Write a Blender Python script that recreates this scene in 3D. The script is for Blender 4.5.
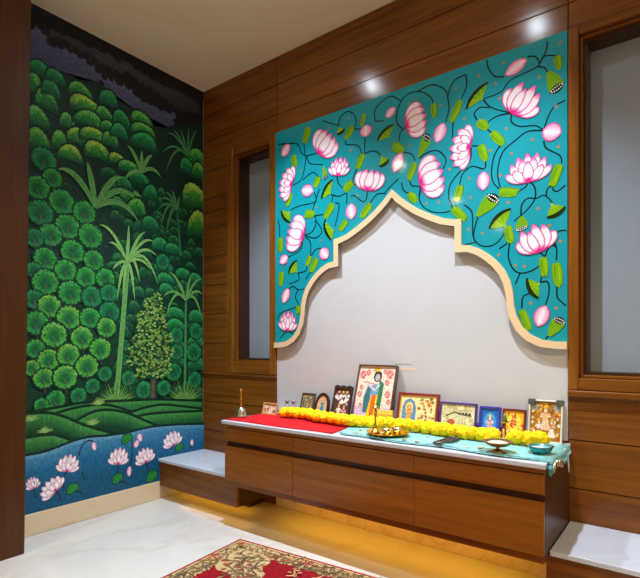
import bpy, bmesh, math, random
from mathutils import Vector, Matrix
for o in list(bpy.data.objects): bpy.data.objects.remove(o, do_unlink=True)
SC = bpy.context.scene
COL = SC.collection
R = math.radians
random.seed(7)

# room measures (metres): X along the altar wall, Y into it, Z up
LX, BY, H, EYE = -2.663, 2.187, 2.70, 0.9645
XL, XR = -1.981, -0.394          # altar bay between the two window columns

# ------------------------------------------------------------------ camera, world, lights, exposure
cd = bpy.data.cameras.new('camera'); cam = bpy.data.objects.new('camera', cd); COL.objects.link(cam)
cam.location = (0, 0, EYE); cam.rotation_euler = (R(90), 0, R(37.14))
cd.sensor_fit = 'HORIZONTAL'; cd.sensor_width = 36; cd.lens = 488.5 / 640 * 36
cd.shift_y = 56 / 640; cd.clip_start = 0.02
SC.camera = cam
w = bpy.data.worlds.new('world'); SC.world = w; w.use_nodes = True
w.node_tree.nodes['Background'].inputs[0].default_value = (1.0, 0.86, 0.68, 1)
w.node_tree.nodes['Background'].inputs[1].default_value = 0.02
SC.view_settings.view_transform = 'Standard'; SC.view_settings.look = 'None'
SC.view_settings.exposure = 0.68; SC.view_settings.gamma = 1
SC.view_settings.use_curve_mapping = False

ALTAR_SPOT = (125, (0.78, 0.89, 1.0))
ROW_SPOT = (32, (1.0, 0.76, 0.44))
FILL_SPOT = (66, (1.0, 0.78, 0.5))
LED_STRIP = (2.9, (1.0, 0.46, 0.02))

# ------------------------------------------------------------------ helpers
WL = {}                                     # world (or local-root) position of every parent
def lin(c):
    r = []
    for v in c[:3]:
        v = v / 255.0
        r.append(v / 12.92 if v <= 0.04045 else ((v + 0.055) / 1.055) ** 2.4)
    return (r[0], r[1], r[2], 1.0)
def empty(name, loc, rot=(0, 0, 0), local=False):
    o = bpy.data.objects.new(name, None); COL.objects.link(o)
    o.location = loc; o.rotation_euler = rot; o.empty_display_size = 0.05
    WL[o.name] = Vector((0, 0, 0)) if local else Vector(loc)
    return o
def tag(o, label, cat, group=None):
    o['label'] = label; o['category'] = cat
    if group: o['group'] = group
    return o
def struct(o, label=None, cat=None):
    o['kind'] = 'structure'
    if label: o['label'] = label
    if cat: o['category'] = cat
    return o
def mk(name, V, F, mat, parent=None, cols=None, smooth=False, base=False):
    xs = [v[0] for v in V]; ys = [v[1] for v in V]; zs = [v[2] for v in V]
    c = Vector(((min(xs) + max(xs)) / 2, (min(ys) + max(ys)) / 2, min(zs) if base else (min(zs) + max(zs)) / 2))
    me = bpy.data.meshes.new(name)
    me.from_pydata([(v[0] - c.x, v[1] - c.y, v[2] - c.z) for v in V], [], F)
    if cols is not None:
        a = me.color_attributes.new('Col', 'FLOAT_COLOR', 'POINT')
        a.data.foreach_set('color', [x for q in cols for x in q])
    for m in (mat if isinstance(mat, (list, tuple)) else [mat]): me.materials.append(m)
    if smooth: me.polygons.foreach_set('use_smooth', [True] * len(me.polygons))
    me.update()
    o = bpy.data.objects.new(name, me); COL.objects.link(o)
    WL[o.name] = c.copy()
    if parent is not None:
        o.parent = parent; o.location = c - WL[parent.name]
    else: o.location = c
    return o
def merge(*parts):
    V, F = [], []
    for v, f in parts:
        n = len(V); V += list(v); F += [tuple(i + n for i in q) for q in f]
    return V, F
def bm_out(bm):
    bm.verts.index_update()
    V = [tuple(v.co) for v in bm.verts]; F = [tuple(v.index for v in f.verts) for f in bm.faces]
    bm.free(); return V, F
def box(x0, x1, y0, y1, z0, z1, bev=0.0, seg=1):
    bm = bmesh.new(); bmesh.ops.create_cube(bm, size=1)
    for v in bm.verts:
        v.co = Vector(((x0 + x1) / 2 + v.co.x * (x1 - x0), (y0 + y1) / 2 + v.co.y * (y1 - y0), (z0 + z1) / 2 + v.co.z * (z1 - z0)))
    if bev > 0: bmesh.ops.bevel(bm, geom=list(bm.edges), offset=bev, segments=seg, affect='EDGES', profile=0.5)
    bmesh.ops.recalc_face_normals(bm, faces=bm.faces)
    return bm_out(bm)
def lathe(prof, cx=0, cy=0, cz=0, n=24):
    V, F = [], []
    for r, z in prof:
        for k in range(n):
            a = 2 * math.pi * k / n; V.append((cx + r * math.cos(a), cy + r * math.sin(a), cz + z))
    for i in range(len(prof) - 1):
        for k in range(n):
            k2 = (k + 1) % n; F.append((i * n + k, i * n + k2, (i + 1) * n + k2, (i + 1) * n + k))
    F.append(tuple(range(n))[::-1]); F.append(tuple(range((len(prof) - 1) * n, len(prof) * n)))
    return V, F
def tube(pts, r, n=8):
    pts = [Vector(p) for p in pts]; V, F = [], []
    for i, p in enumerate(pts):
        d = (pts[min(i + 1, len(pts) - 1)] - pts[max(i - 1, 0)]).normalized()
        u = d.cross(Vector((0, 0, 1)));
        if u.length < 1e-3: u = Vector((1, 0, 0))
        u.normalize(); q = d.cross(u)
        rr = r[i] if isinstance(r, (list, tuple)) else r
        for k in range(n):
            a = 2 * math.pi * k / n; V.append(tuple(p + u * math.cos(a) * rr + q * math.sin(a) * rr))
    for i in range(len(pts) - 1):
        for k in range(n):
            k2 = (k + 1) % n; F.append((i * n + k, i * n + k2, (i + 1) * n + k2, (i + 1) * n + k))
    F.append(tuple(range(n))[::-1]); F.append(tuple(range((len(pts) - 1) * n, len(pts) * n)))
    return V, F
def smooth_path(pts, k=5):
    if len(pts) < 3: return [tuple(p) for p in pts]
    out = []
    for i in range(len(pts) - 1):
        p0 = pts[max(i - 1, 0)]; p1 = pts[i]; p2 = pts[i + 1]; p3 = pts[min(i + 2, len(pts) - 1)]
        for j in range(k):
            t = j / k; q = []
            for a, b, c, d in zip(p0, p1, p2, p3):
                q.append(0.5 * (2 * b + (c - a) * t + (2 * a - 5 * b + 4 * c - d) * t * t + (3 * b - a - 3 * c + d) * t ** 3))
            out.append(tuple(q))
    out.append(tuple(pts[-1])); return out

# ------------------------------------------------------------------ materials
def newmat(name):
    m = bpy.data.materials.new(name); m.use_nodes = True
    nt = m.node_tree; return m, nt, nt.nodes['Principled BSDF']
def flat(name, col, rough=0.5, metal=0.0, spec=0.5, noise=0.0, scale=30, bump=0.0, coat=0.0, emit=None, sub=None):
    m, nt, b = newmat(name)
    b.inputs['Base Color'].default_value = lin(col); b.inputs['Roughness'].default_value = rough
    b.inputs['Metallic'].default_value = metal; b.inputs['Specular IOR Level'].default_value = spec
    b.inputs['Coat Weight'].default_value = coat; b.inputs['Coat Roughness'].default_value = 0.08
    if noise or bump:
        tc = nt.nodes.new('ShaderNodeTexCoord'); n = nt.nodes.new('ShaderNodeTexNoise')
        n.inputs['Scale'].default_value = scale; n.inputs['Detail'].default_value = 5
        nt.links.new(tc.outputs['Object'], n.inputs['Vector'])
        if noise:
            mx = nt.nodes.new('ShaderNodeMix'); mx.data_type = 'RGBA'
            mx.inputs[6].default_value = lin([c * (1 - noise) for c in col]); mx.inputs[7].default_value = lin([min(255, c * (1 + noise)) for c in col])
            nt.links.new(n.outputs['Fac'], mx.inputs[0]); nt.links.new(mx.outputs[2], b.inputs['Base Color'])
        if bump:
            bp = nt.nodes.new('ShaderNodeBump'); bp.inputs['Strength'].default_value = bump; bp.inputs['Distance'].default_value = 0.005
            nt.links.new(n.outputs['Fac'], bp.inputs['Height']); nt.links.new(bp.outputs['Normal'], b.inputs['Normal'])
    if emit:
        b.inputs['Emission Color'].default_value = (*emit[1], 1); b.inputs['Emission Strength'].default_value = emit[0]
    return m
def wood(name, dark, light, axis='X', rough=0.3, coat=0.0):
    m, nt, b = newmat(name); N = nt.nodes.new; L = nt.links.new
    tc = N('ShaderNodeTexCoord'); oi = N('ShaderNodeObjectInfo')
    ad = N('ShaderNodeVectorMath'); ad.operation = 'ADD'
    ml = N('ShaderNodeVectorMath'); ml.operation = 'SCALE'; ml.inputs[0].default_value = (7.3, 3.1, 5.7)
    L(oi.outputs['Random'], ml.inputs['Scale']); L(tc.outputs['Object'], ad.inputs[0]); L(ml.outputs[0], ad.inputs[1])
    mp = N('ShaderNodeMapping'); s = {'X': (1.2, 26, 26), 'Y': (26, 1.2, 26), 'Z': (26, 26, 1.2)}[axis]
    mp.inputs['Scale'].default_value = s; L(ad.outputs[0], mp.inputs['Vector'])
    n = N('ShaderNodeTexNoise'); n.inputs['Scale'].default_value = 1.6; n.inputs['Detail'].default_value = 7; n.inputs['Distortion'].default_value = 0.6
    L(mp.outputs[0], n.inputs['Vector'])
    n2 = N('ShaderNodeTexNoise'); n2.inputs['Scale'].default_value = 7; n2.inputs['Detail'].default_value = 4
    L(mp.outputs[0], n2.inputs['Vector'])
    mx0 = N('ShaderNodeMath'); mx0.operation = 'MULTIPLY_ADD'; mx0.inputs[1].default_value = 0.35
    L(n2.outputs['Fac'], mx0.inputs[0]); L(n.outputs['Fac'], mx0.inputs[2])
    cr = N('ShaderNodeValToRGB'); cr.color_ramp.elements[0].position = 0.42; cr.color_ramp.elements[1].position = 0.92
    cr.color_ramp.elements[0].color = lin(dark); cr.color_ramp.elements[1].color = lin(light)
    bp = N('ShaderNodeBump'); bp.inputs['Strength'].default_value = 0.12; bp.inputs['Distance'].default_value = 0.0012
    L(n2.outputs['Fac'], bp.inputs['Height']); L(bp.outputs['Normal'], b.inputs['Normal'])
    L(mx0.outputs[0], cr.inputs[0]); L(cr.outputs[0], b.inputs['Base Color'])
    b.inputs['Roughness'].default_value = rough; b.inputs['Coat Weight'].default_value = coat; b.inputs['Specular IOR Level'].default_value = 0.35
    return m
def marble(name, base, vein, rough=0.12, scale=1.4):
    m, nt, b = newmat(name); N = nt.nodes.new; L = nt.links.new
    tc = N('ShaderNodeTexCoord'); n = N('ShaderNodeTexNoise'); n.inputs['Scale'].default_value = scale
    n.inputs['Detail'].default_value = 8; n.inputs['Distortion'].default_value = 1.8; L(tc.outputs['Object'], n.inputs['Vector'])
    cr = N('ShaderNodeValToRGB'); e = cr.color_ramp.elements
    e[0].position = 0.46; e[0].color = lin(base); e[1].position = 0.56; e[1].color = lin(base)
    k = e.new(0.51); k.color = lin(vein)
    L(n.outputs['Fac'], cr.inputs[0]); L(cr.outputs[0], b.inputs['Base Color']); b.inputs['Roughness'].default_value = rough
    return m
def paint(name, rough=0.5, coat=0.0, vary=0.25, spec=0.5):
    m, nt, b = newmat(name); N = nt.nodes.new; L = nt.links.new
    at = N('ShaderNodeAttribute'); at.attribute_name = 'Col'
    tc = N('ShaderNodeTexCoord'); n = N('ShaderNodeTexNoise'); n.inputs['Scale'].default_value = 60; n.inputs['Detail'].default_value = 4
    L(tc.outputs['Object'], n.inputs['Vector'])
    mr = N('ShaderNodeMapRange'); mr.inputs[1].default_value = 0.3; mr.inputs[2].default_value = 0.7
    mr.inputs[3].default_value = 1 - vary; mr.inputs[4].default_value = 1 + vary; L(n.outputs['Fac'], mr.inputs[0])
    vm = N('ShaderNodeVectorMath'); vm.operation = 'SCALE'; L(at.outputs['Color'], vm.inputs[0]); L(mr.outputs[0], vm.inputs['Scale'])
    L(vm.outputs[0], b.inputs['Base Color']); b.inputs['Roughness'].default_value = rough
    b.inputs['Coat Weight'].default_value = coat; b.inputs['Coat Roughness'].default_value = 0.06; b.inputs['Specular IOR Level'].default_value = spec
    return m
W_H = wood('brown_veneer_horizontal', (96, 54, 14), (138, 82, 26), 'X', 0.19)
W_V = wood('brown_veneer_vertical', (102, 58, 14), (146, 90, 28), 'Z', 0.19)
W_JAMB = wood('red_brown_veneer', (62, 31, 4), (84, 45, 8), 'Z', 0.4)
W_CAB = wood('cabinet_veneer', (122, 74, 20), (154, 96, 28), 'X', 0.22)
W_DARK = wood('dark_veneer', (46, 26, 12), (70, 42, 20), 'X', 0.3)
W_GROOVE = flat('groove_wood', (30, 15, 7), 0.7)
CEIL = flat('ceiling_paint', (236, 220, 190), 0.8)
CREAM = flat('cream_wall_paint', (222, 214, 200), 0.8)
WHITE = flat("white_wall_paint", (202, 200, 202), 0.55, noise=0.015, scale=9)
FLOORM = marble('white_marble_floor', (204, 204, 204), (197, 195, 192), 0.16, 0.9)
SLAB = marble('white_marble_slab', (200, 208, 224), (194, 202, 217), 0.14, 2.2)
SKIRT = marble('beige_marble_skirting', (218, 196, 162), (202, 178, 142), 0.25, 2.0)
PANE = flat('frosted_pane', (146, 158, 172), 0.3, spec=0.4)
TEAL = flat('teal_lacquer', (24, 150, 165), 0.075, noise=0.05, scale=6, spec=.4)
P_TEAL = paint('lacquer_paint', 0.075, 0.0, 0.05, 0.4)
P_MURAL = paint('mural_paint', 0.55, 0.0, 0.28, 0.3)
P_PRINT = paint('picture_print', 0.35, 0.3, 0.34)
P_PRINT.node_tree.nodes['Noise Texture'].inputs['Scale'].default_value = 130
P_RUG = paint('rug_wool', 0.95, 0.0, 0.22, 0.1)
BORDER = flat('champagne_border', (232, 200, 156), 0.4)
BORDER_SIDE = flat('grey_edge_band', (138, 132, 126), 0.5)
BRASS = flat('brass', (214, 164, 62), 0.22, metal=1.0)
SILVER = flat('silver', (205, 202, 200), 0.2, metal=1.0)

# ------------------------------------------------------------------ flat paint on a plane
class Paint:
    """collects coloured polygons lying on a plane; each polygon a hair proud of the one before"""
    step = 6.0e-6
    def __init__(s, to3d): s.f = to3d; s.lay = 0.0; s.hold = False; s.reset()
    def reset(s): s.V = []; s.F = []; s.C = []
    def up(s, k=1):
        if not s.hold: s.lay += s.step * k
    def poly(s, pts, cols):
        if not isinstance(cols[0], (tuple, list)): cols = [cols] * len(pts)
        n = len(s.V); s.V += [s.f(p[0], p[1], s.lay) for p in pts]; s.C += [lin(c) for c in cols]
        s.F.append(tuple(range(n, n + len(pts)))); s.up()
    def strip(s, path, wid, ce, cm=None):
        """ribbon along a path; wid(t) half width; colours edge / middle, each colour or f(t)"""
        n0 = len(s.V); m = len(path)
        for i, p in enumerate(path):
            a = path[max(i - 1, 0)]; b = path[min(i + 1, m - 1)]
            dx, dz = b[0] - a[0], b[1] - a[1]; l = math.hypot(dx, dz) or 1
            t = i / (m - 1); h = wid(t) if callable(wid) else wid
            nx, nz = -dz / l * h, dx / l * h
            e = ce(t) if callable(ce) else ce; c = (cm(t) if callable(cm) else cm) if cm else e
            for q, k in ((1, e), (0, c), (-1, e)):
                s.V.append(s.f(p[0] + nx * q, p[1] + nz * q, s.lay)); s.C.append(lin(k))
        for i in range(m - 1):
            for j in (0, 1):
                a = n0 + i * 3 + j; s.F.append((a, a + 1, a + 4, a + 3))
        s.up()
    def petal(s, path, wid, ce, cm):
        n0 = len(s.V); m = len(path)
        for i, p in enumerate(path):
            a = path[max(i - 1, 0)]; b = path[min(i + 1, m - 1)]
            dx, dz = b[0] - a[0], b[1] - a[1]; l = math.hypot(dx, dz) or 1
            t = i / (m - 1); h = wid(t); nx, nz = -dz / l * h, dx / l * h; e = ce(t); c = cm(t)
            for q, k in ((1, e), (.68, c), (0, c), (-.68, c), (-1, e)):
                s.V.append(s.f(p[0] + nx * q, p[1] + nz * q, s.lay)); s.C.append(lin(k))
        for i in range(m - 1):
            for j in range(4):
                a = n0 + i * 5 + j; s.F.append((a, a + 1, a + 6, a + 5))
        s.up()
    def disc(s, c, rx, rz, rings, n=20, jag=0.0, rot=0.0):
        """rings: [(radius fraction, colour)...] from centre out"""
        n0 = len(s.V); s.V.append(s.f(c[0], c[1], s.lay)); s.C.append(lin(rings[0][1]))
        for ri, (fr, col) in enumerate(rings[1:]):
            last = ri == len(rings) - 2
            for k in range(n):
                a = 2 * math.pi * k / n + rot; q = fr * (1 - (jag if (last and k % 2) else 0))
                s.V.append(s.f(c[0] + rx * q * math.cos(a), c[1] + rz * q * math.sin(a), s.lay)); s.C.append(lin(col))
        for k in range(n): s.F.append((n0, n0 + 1 + k, n0 + 1 + (k + 1) % n))
        for ri in range(len(rings) - 2):
            b0 = n0 + 1 + ri * n; b1 = b0 + n
            for k in range(n):
                k2 = (k + 1) % n; s.F.append((b0 + k, b1 + k, b1 + k2, b0 + k2))
        s.up()
    def done(s, name, mat, parent):
        o = mk(name, s.V, s.F, mat, parent, s.C); s.reset(); return o
def qpath(a, m, b, n=8):
    return [tuple((1 - t) ** 2 * a[i] + 2 * t * (1 - t) * m[i] + t * t * b[i] for i in (0, 1)) for t in [k / n for k in range(n + 1)]]
PETALS = {
 'open': [(-.42, .93, .24), (.42, .93, .24), (0, 1, .25), (-.74, .72, .21), (.74, .72, .21), (-.26, .82, .24), (.26, .82, .24), (-1, .38, .17), (1, .38, .17), (-.62, .48, .2), (.62, .48, .2), (0, .72, .22)],
 'fan': [(-1, .25, .2), (1, .25, .2), (-.78, .68, .25), (.78, .68, .25), (-.42, .92, .26), (.42, .92, .26), (0, 1, .26), (-.5, .5, .17), (.5, .5, .17), (0, .62, .18)],
 'cup': [(-.72, .86, .32), (.72, .86, .32), (-.38, .97, .34), (.38, .97, .34), (0, 1, .34)],
 'half': [(-.95, .5, .28), (.9, .6, .28), (-.6, .85, .32), (.55, .92, .32), (-.15, 1, .34), (.2, .8, .26)]}
def lotus(P, kind, b, t, wd, edge=(230, 70, 152), mid=(248, 232, 238), tipc=(226, 74, 154), line=(176, 36, 112)):
    dx, dz = t[0] - b[0], t[1] - b[1]; L = math.hypot(dx, dz); ux, uz = dx / L, dz / L; px, pz = -uz, ux
    def g(x, y): return (b[0] + px * x * wd / 2 + ux * y * L, b[1] + pz * x * wd / 2 + uz * y * L)
    half = tuple((p + q) / 2 for p, q in zip(edge, mid))
    for tx, ty, hw in PETALS[kind]:
        if kind == 'cup': m = (tx * 1.75, .32 + .1 * abs(tx))
        elif kind == 'half': m = (tx * 1.25, .28)
        else: m = (tx * .75, ty * .28)
        pth = [g(*q) for q in qpath((0, 0), m, (tx, ty), 10)]
        hm = hw * wd / 2
        P.strip(pth, lambda t: hm * max(.02, math.sin(math.pi * min(1, t * .95 + .045)) ** .7) + .0028, line)
        P.petal(pth, lambda t: hm * max(.02, math.sin(math.pi * min(1, t * .95 + .04)) ** .7),
                lambda t: tipc if t > .8 else edge if t < .3 else half, lambda t: edge if t < .12 else half if t < .24 else tipc if t > .93 else half if t > .84 else mid)
    P.disc(b, wd * .06, wd * .06, [(0, (214, 40, 130)), (1, (214, 40, 130))], 8)
def bud(P, b, t, wd, edge=(226, 84, 156), mid=(250, 234, 240)):
    pth = [(b[0] + (t[0] - b[0]) * k / 8, b[1] + (t[1] - b[1]) * k / 8) for k in range(9)]
    P.strip(pth, lambda q: wd * .56 * max(.05, math.sin(math.pi * (q * .96 + .03)) ** .6), (200, 50, 126))
    P.strip(pth, lambda q: wd * .5 * max(.04, math.sin(math.pi * (q * .96 + .03)) ** .6), lambda q: (232, 130, 184) if .2 < q < .8 else edge, lambda q: edge if q < .12 or q > .93 else mid)

# ------------------------------------------------------------------ painted motifs, in metres on their wall (along the wall, height)
LOTUS=[('open',(-0.543,1.658),(-0.547,1.773),0.177),('half',(-0.604,1.962),(-0.523,2.056),0.152),('half',(-0.5,1.357),(-0.535,1.468),0.136),('fan',(-0.8,1.862),(-0.89,1.875),0.192),('cup',(-1.034,1.749),(-0.92,1.782),0.175),('cup',(-1.111,2.046),(-1.005,2.068),0.145),('cup',(-1.649,2.037),(-1.565,2.124),0.17),('open',(-1.521,1.888),(-1.501,1.983),0.138),('cup',(-1.337,1.774),(-1.306,1.871),0.152),('fan',(-1.856,1.903),(-1.946,1.935),0.196),('cup',(-1.765,1.589),(-1.883,1.633),0.176),('open',(-1.884,1.052),(-1.875,1.166),0.137)]
BUD=[((-0.551,2.172),(-0.637,2.132),0.05),((-0.487,1.849),(-0.416,1.827),0.068),((-1.225,2.116),(-1.174,2.151),0.043),((-0.92,2.003),(-0.954,1.921),0.057),((-0.733,1.735),(-0.733,1.653),0.053),((-1.139,1.915),(-1.18,1.828),0.057),((-1.344,2.05),(-1.344,2.11),0.067),((-1.87,2.139),(-1.927,2.084),0.061),((-1.693,1.833),(-1.777,1.853),0.064),((-1.44,1.716),(-1.434,1.633),0.065),((-1.637,1.498),(-1.592,1.443),0.063),((-1.883,1.486),(-1.942,1.451),0.054),((-1.875,1.295),(-1.919,1.213),0.054),((-0.477,1.127),(-0.505,1.042),0.055)]
HALFLEAF=[((-0.81,2.039),(-0.715,2.126),(-0.737,2.058)),((-1.275,2.012),(-1.186,2.067),(-1.207,2.01)),((-1.633,1.781),(-1.558,1.868),(-1.572,1.791)),((-1.528,2.109),(-1.481,2.125),(-1.521,2.145)),((-1.263,1.877),(-1.209,1.901),(-1.257,1.928)),((-1.614,1.65),(-1.57,1.541),(-1.545,1.59)),((-1.933,1.761),(-1.867,1.683),(-1.86,1.743)),((-1.875,1.386),(-1.814,1.453),(-1.807,1.385)),((-0.706,1.482),(-0.616,1.55),(-0.637,1.474)),((-0.469,1.491),(-0.403,1.522),(-0.454,1.546)),((-0.548,1.244),(-0.505,1.16),(-0.497,1.222))]
POD=[((-0.465,2.09),(-0.461,1.999),(-0.405,2.028)),((-0.761,1.542),(-0.719,1.632),(-0.664,1.587)),((-0.571,1.511),(-0.597,1.454),(-0.543,1.466)),((-1.045,1.876),(-1.023,1.972),(-0.98,1.935)),((-0.463,1.001),(-0.447,1.076),(-0.4,1.049)),((-1.619,1.955),(-1.626,1.888),(-1.592,1.898))]
LEAF=[((-1.73,2.203),(-1.753,2.127),0.045),((-1.838,2.069),(-1.826,2.007),0.04),((-1.356,2.173),(-1.369,2.117),0.028),((-1.428,2.127),(-1.467,2.077),0.041),((-1.363,1.963),(-1.396,1.901),0.04),((-1.481,1.796),(-1.434,1.826),0.047),((-1.656,1.905),(-1.678,1.857),0.038),((-1.854,1.85),(-1.886,1.789),0.034),((-1.318,1.695),(-1.369,1.639),0.04),((-1.753,1.712),(-1.693,1.703),0.045),((-1.556,1.737),(-1.606,1.676),0.043),((-1.467,1.633),(-1.508,1.588),0.036),((-1.942,1.601),(-1.938,1.528),0.042),((-1.713,1.47),(-1.74,1.422),0.032),((-1.668,1.451),(-1.708,1.384),0.038),((-1.93,1.398),(-1.938,1.326),0.041),((-1.804,1.192),(-1.804,1.151),0.033),((-0.969,2.111),(-0.966,2.051),0.03),((-0.838,2.085),(-0.878,2.006),0.037),((-0.757,1.968),(-0.718,1.927),0.036),((-0.697,1.901),(-0.652,1.844),0.035),((-0.747,1.857),(-0.724,1.793),0.036),((-0.664,1.633),(-0.593,1.616),0.039),((-1.066,1.852),(-1.095,1.783),0.035),((-1.186,1.967),(-1.134,1.924),0.042),((-0.838,1.696),(-0.853,1.633),0.037),((-1.1,1.708),(-1.061,1.667),0.036),((-0.876,1.598),(-0.82,1.543),0.037),((-0.422,1.699),(-0.45,1.624),0.035),((-0.629,1.479),(-0.615,1.411),0.034),((-0.432,2.145),(-0.425,2.093),0.027),((-0.484,1.328),(-0.48,1.256),0.032),((-0.435,1.3),(-0.427,1.212),0.035),((-0.57,1.113),(-0.543,1.038),0.033)]
VINE=[[(-0.719,2.231),(-0.71,2.187),(-0.681,2.143),(-0.642,2.13)],[(-0.469,2.217),(-0.473,2.184),(-0.494,2.144),(-0.516,2.124),(-0.616,2.105),(-0.656,2.068),(-0.735,2.059)],[(-0.547,2.182),(-0.516,2.171),(-0.501,2.142),(-0.505,2.121)],[(-0.505,2.125),(-0.48,2.112),(-0.465,2.082)],[(-0.494,2.151),(-0.473,2.16),(-0.436,2.146)],[(-0.735,2.059),(-0.697,2.011),(-0.608,1.959)],[(-0.761,1.973),(-0.774,2.006),(-0.748,2.026),(-0.706,2.013)],[(-0.608,1.959),(-0.664,1.967),(-0.706,1.954),(-0.719,1.929),(-0.689,1.89)],[(-0.612,1.957),(-0.612,1.924),(-0.577,1.895),(-0.516,1.882),(-0.483,1.853)],[(-0.402,1.954),(-0.443,1.94),(-0.465,1.907),(-0.483,1.857)],[(-0.483,1.853),(-0.547,1.865),(-0.597,1.84),(-0.648,1.804),(-0.669,1.742),(-0.669,1.693),(-0.656,1.64)],[(-0.656,1.839),(-0.685,1.797),(-0.697,1.732),(-0.689,1.679),(-0.664,1.646)],[(-0.483,1.811),(-0.473,1.777),(-0.422,1.735),(-0.415,1.701)],[(-0.543,1.654),(-0.52,1.63),(-0.516,1.582),(-0.539,1.545),(-0.573,1.516),(-0.604,1.495)],[(-0.593,1.616),(-0.555,1.633),(-0.543,1.654)],[(-0.573,1.512),(-0.57,1.559),(-0.547,1.583),(-0.513,1.577),(-0.48,1.584),(-0.45,1.549)],[(-0.402,1.61),(-0.429,1.592),(-0.447,1.6),(-0.45,1.624)],[(-0.473,1.582),(-0.469,1.608),(-0.45,1.62)],[(-0.757,1.541),(-0.774,1.483),(-0.774,1.44),(-0.74,1.406),(-0.689,1.404),(-0.653,1.433),(-0.64,1.464)],[(-0.82,1.603),(-0.785,1.562),(-0.781,1.464),(-0.768,1.426)],[(-0.817,1.422),(-0.768,1.426)],[(-0.79,1.86),(-0.794,1.804),(-0.842,1.759),(-0.887,1.709),(-0.895,1.652),(-0.88,1.592),(-0.952,1.589),(-1.015,1.622),(-1.044,1.672),(-1.036,1.73)],[(-0.724,1.793),(-0.729,1.749),(-0.785,1.771),(-0.828,1.746),(-0.842,1.701)],[(-0.785,1.864),(-0.752,1.855)],[(-0.814,2.195),(-0.81,2.144),(-0.833,2.092)],[(-0.814,2.195),(-0.868,2.185),(-0.898,2.128),(-0.893,2.068),(-0.908,2.005)],[(-1.05,2.195),(-0.975,2.201),(-0.913,2.158),(-0.898,2.118)],[(-1.134,2.032),(-1.168,2.087),(-1.145,2.168),(-1.095,2.198),(-1.028,2.183),(-0.98,2.138),(-0.975,2.112)],[(-1.111,2.041),(-1.145,2.019),(-1.151,1.981)],[(-1.257,2.202),(-1.197,2.215),(-1.139,2.171)],[(-1.257,2.202),(-1.293,2.17),(-1.287,2.117),(-1.24,2.104)],[(-0.872,2.005),(-0.878,1.921)],[(-1.045,1.867),(-0.996,1.886),(-0.944,1.878),(-0.908,1.831),(-0.923,1.787)],[(-1.128,1.918),(-1.084,1.897),(-1.066,1.862)],[(-1.095,1.778),(-1.084,1.744),(-1.039,1.726),(-1.045,1.667)],[(-1.157,1.791),(-1.223,1.746),(-1.234,1.728)],[(-1.139,1.771),(-1.128,1.728),(-1.095,1.707)],[(-1.626,2.21),(-1.521,2.156)],[(-1.521,2.15),(-1.508,2.195),(-1.461,2.214),(-1.415,2.18),(-1.409,2.128),(-1.428,2.12)],[(-1.428,2.112),(-1.365,2.095)],[(-1.958,2.161),(-1.862,2.143),(-1.807,2.124),(-1.777,2.067),(-1.745,2.042)],[(-1.762,2.124),(-1.753,2.049)],[(-1.745,2.042),(-1.663,2.04)],[(-1.745,2.042),(-1.777,1.919),(-1.862,1.894)],[(-1.74,2.035),(-1.715,1.993),(-1.626,1.966)],[(-1.769,1.911),(-1.7,1.939),(-1.656,1.905)],[(-1.528,1.884),(-1.521,1.843),(-1.487,1.808)],[(-1.474,2.062),(-1.467,2.039),(-1.396,2.016),(-1.369,1.965)],[(-1.35,2.047),(-1.356,1.967)],[(-1.356,1.962),(-1.306,1.966),(-1.269,1.946),(-1.257,1.923)],[(-1.402,1.897),(-1.428,1.83),(-1.396,1.807)],[(-1.337,1.768),(-1.344,1.723),(-1.369,1.717),(-1.421,1.758),(-1.44,1.751)],[(-1.572,1.791),(-1.515,1.77),(-1.467,1.777),(-1.467,1.721)],[(-1.685,1.824),(-1.678,1.77),(-1.792,1.766),(-1.862,1.754)],[(-1.649,1.839),(-1.7,1.721)],[(-1.558,1.778),(-1.565,1.744)],[(-1.542,1.74),(-1.515,1.719),(-1.542,1.612)],[(-1.693,1.69),(-1.619,1.684),(-1.606,1.621)],[(-1.318,1.701),(-1.281,1.737),(-1.228,1.732)],[(-1.762,1.593),(-1.68,1.566),(-1.633,1.596),(-1.661,1.647),(-1.686,1.661)],[(-1.686,1.698),(-1.673,1.649),(-1.707,1.602),(-1.762,1.593)],[(-1.747,1.579),(-1.713,1.544),(-1.713,1.47)],[(-1.707,1.469),(-1.673,1.502),(-1.626,1.502)],[(-1.769,1.572),(-1.789,1.51),(-1.888,1.478)],[(-1.958,1.709),(-1.947,1.663),(-1.947,1.606)],[(-1.807,1.38),(-1.748,1.388),(-1.74,1.425)],[(-1.807,1.38),(-1.799,1.341),(-1.875,1.321)],[(-1.875,1.295),(-1.841,1.305),(-1.799,1.283),(-1.762,1.287)],[(-1.807,1.283),(-1.824,1.239),(-1.807,1.192),(-1.938,1.154),(-1.962,1.113)],[(-1.747,1.34),(-1.718,1.375)],[(-1.884,1.052),(-1.946,1.006)],[(-1.884,1.052),(-1.832,1.022)],[(-0.664,1.385),(-0.629,1.404)],[(-0.618,1.412),(-0.625,1.348),(-0.605,1.29),(-0.57,1.27),(-0.526,1.278),(-0.497,1.298)],[(-0.578,1.269),(-0.596,1.225)],[(-0.501,1.352),(-0.48,1.332)],[(-0.48,1.328),(-0.459,1.371),(-0.435,1.362),(-0.435,1.311)],[(-0.435,1.368),(-0.447,1.399),(-0.427,1.427),(-0.398,1.427)],[(-0.497,1.226),(-0.467,1.224),(-0.463,1.179),(-0.476,1.131)],[(-0.488,1.257),(-0.496,1.23)],[(-0.57,1.121),(-0.565,1.168),(-0.535,1.183)],[(-0.431,1.213),(-0.431,1.16),(-0.399,1.123)],[(-0.459,1.006),(-0.477,0.989)]]
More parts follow.
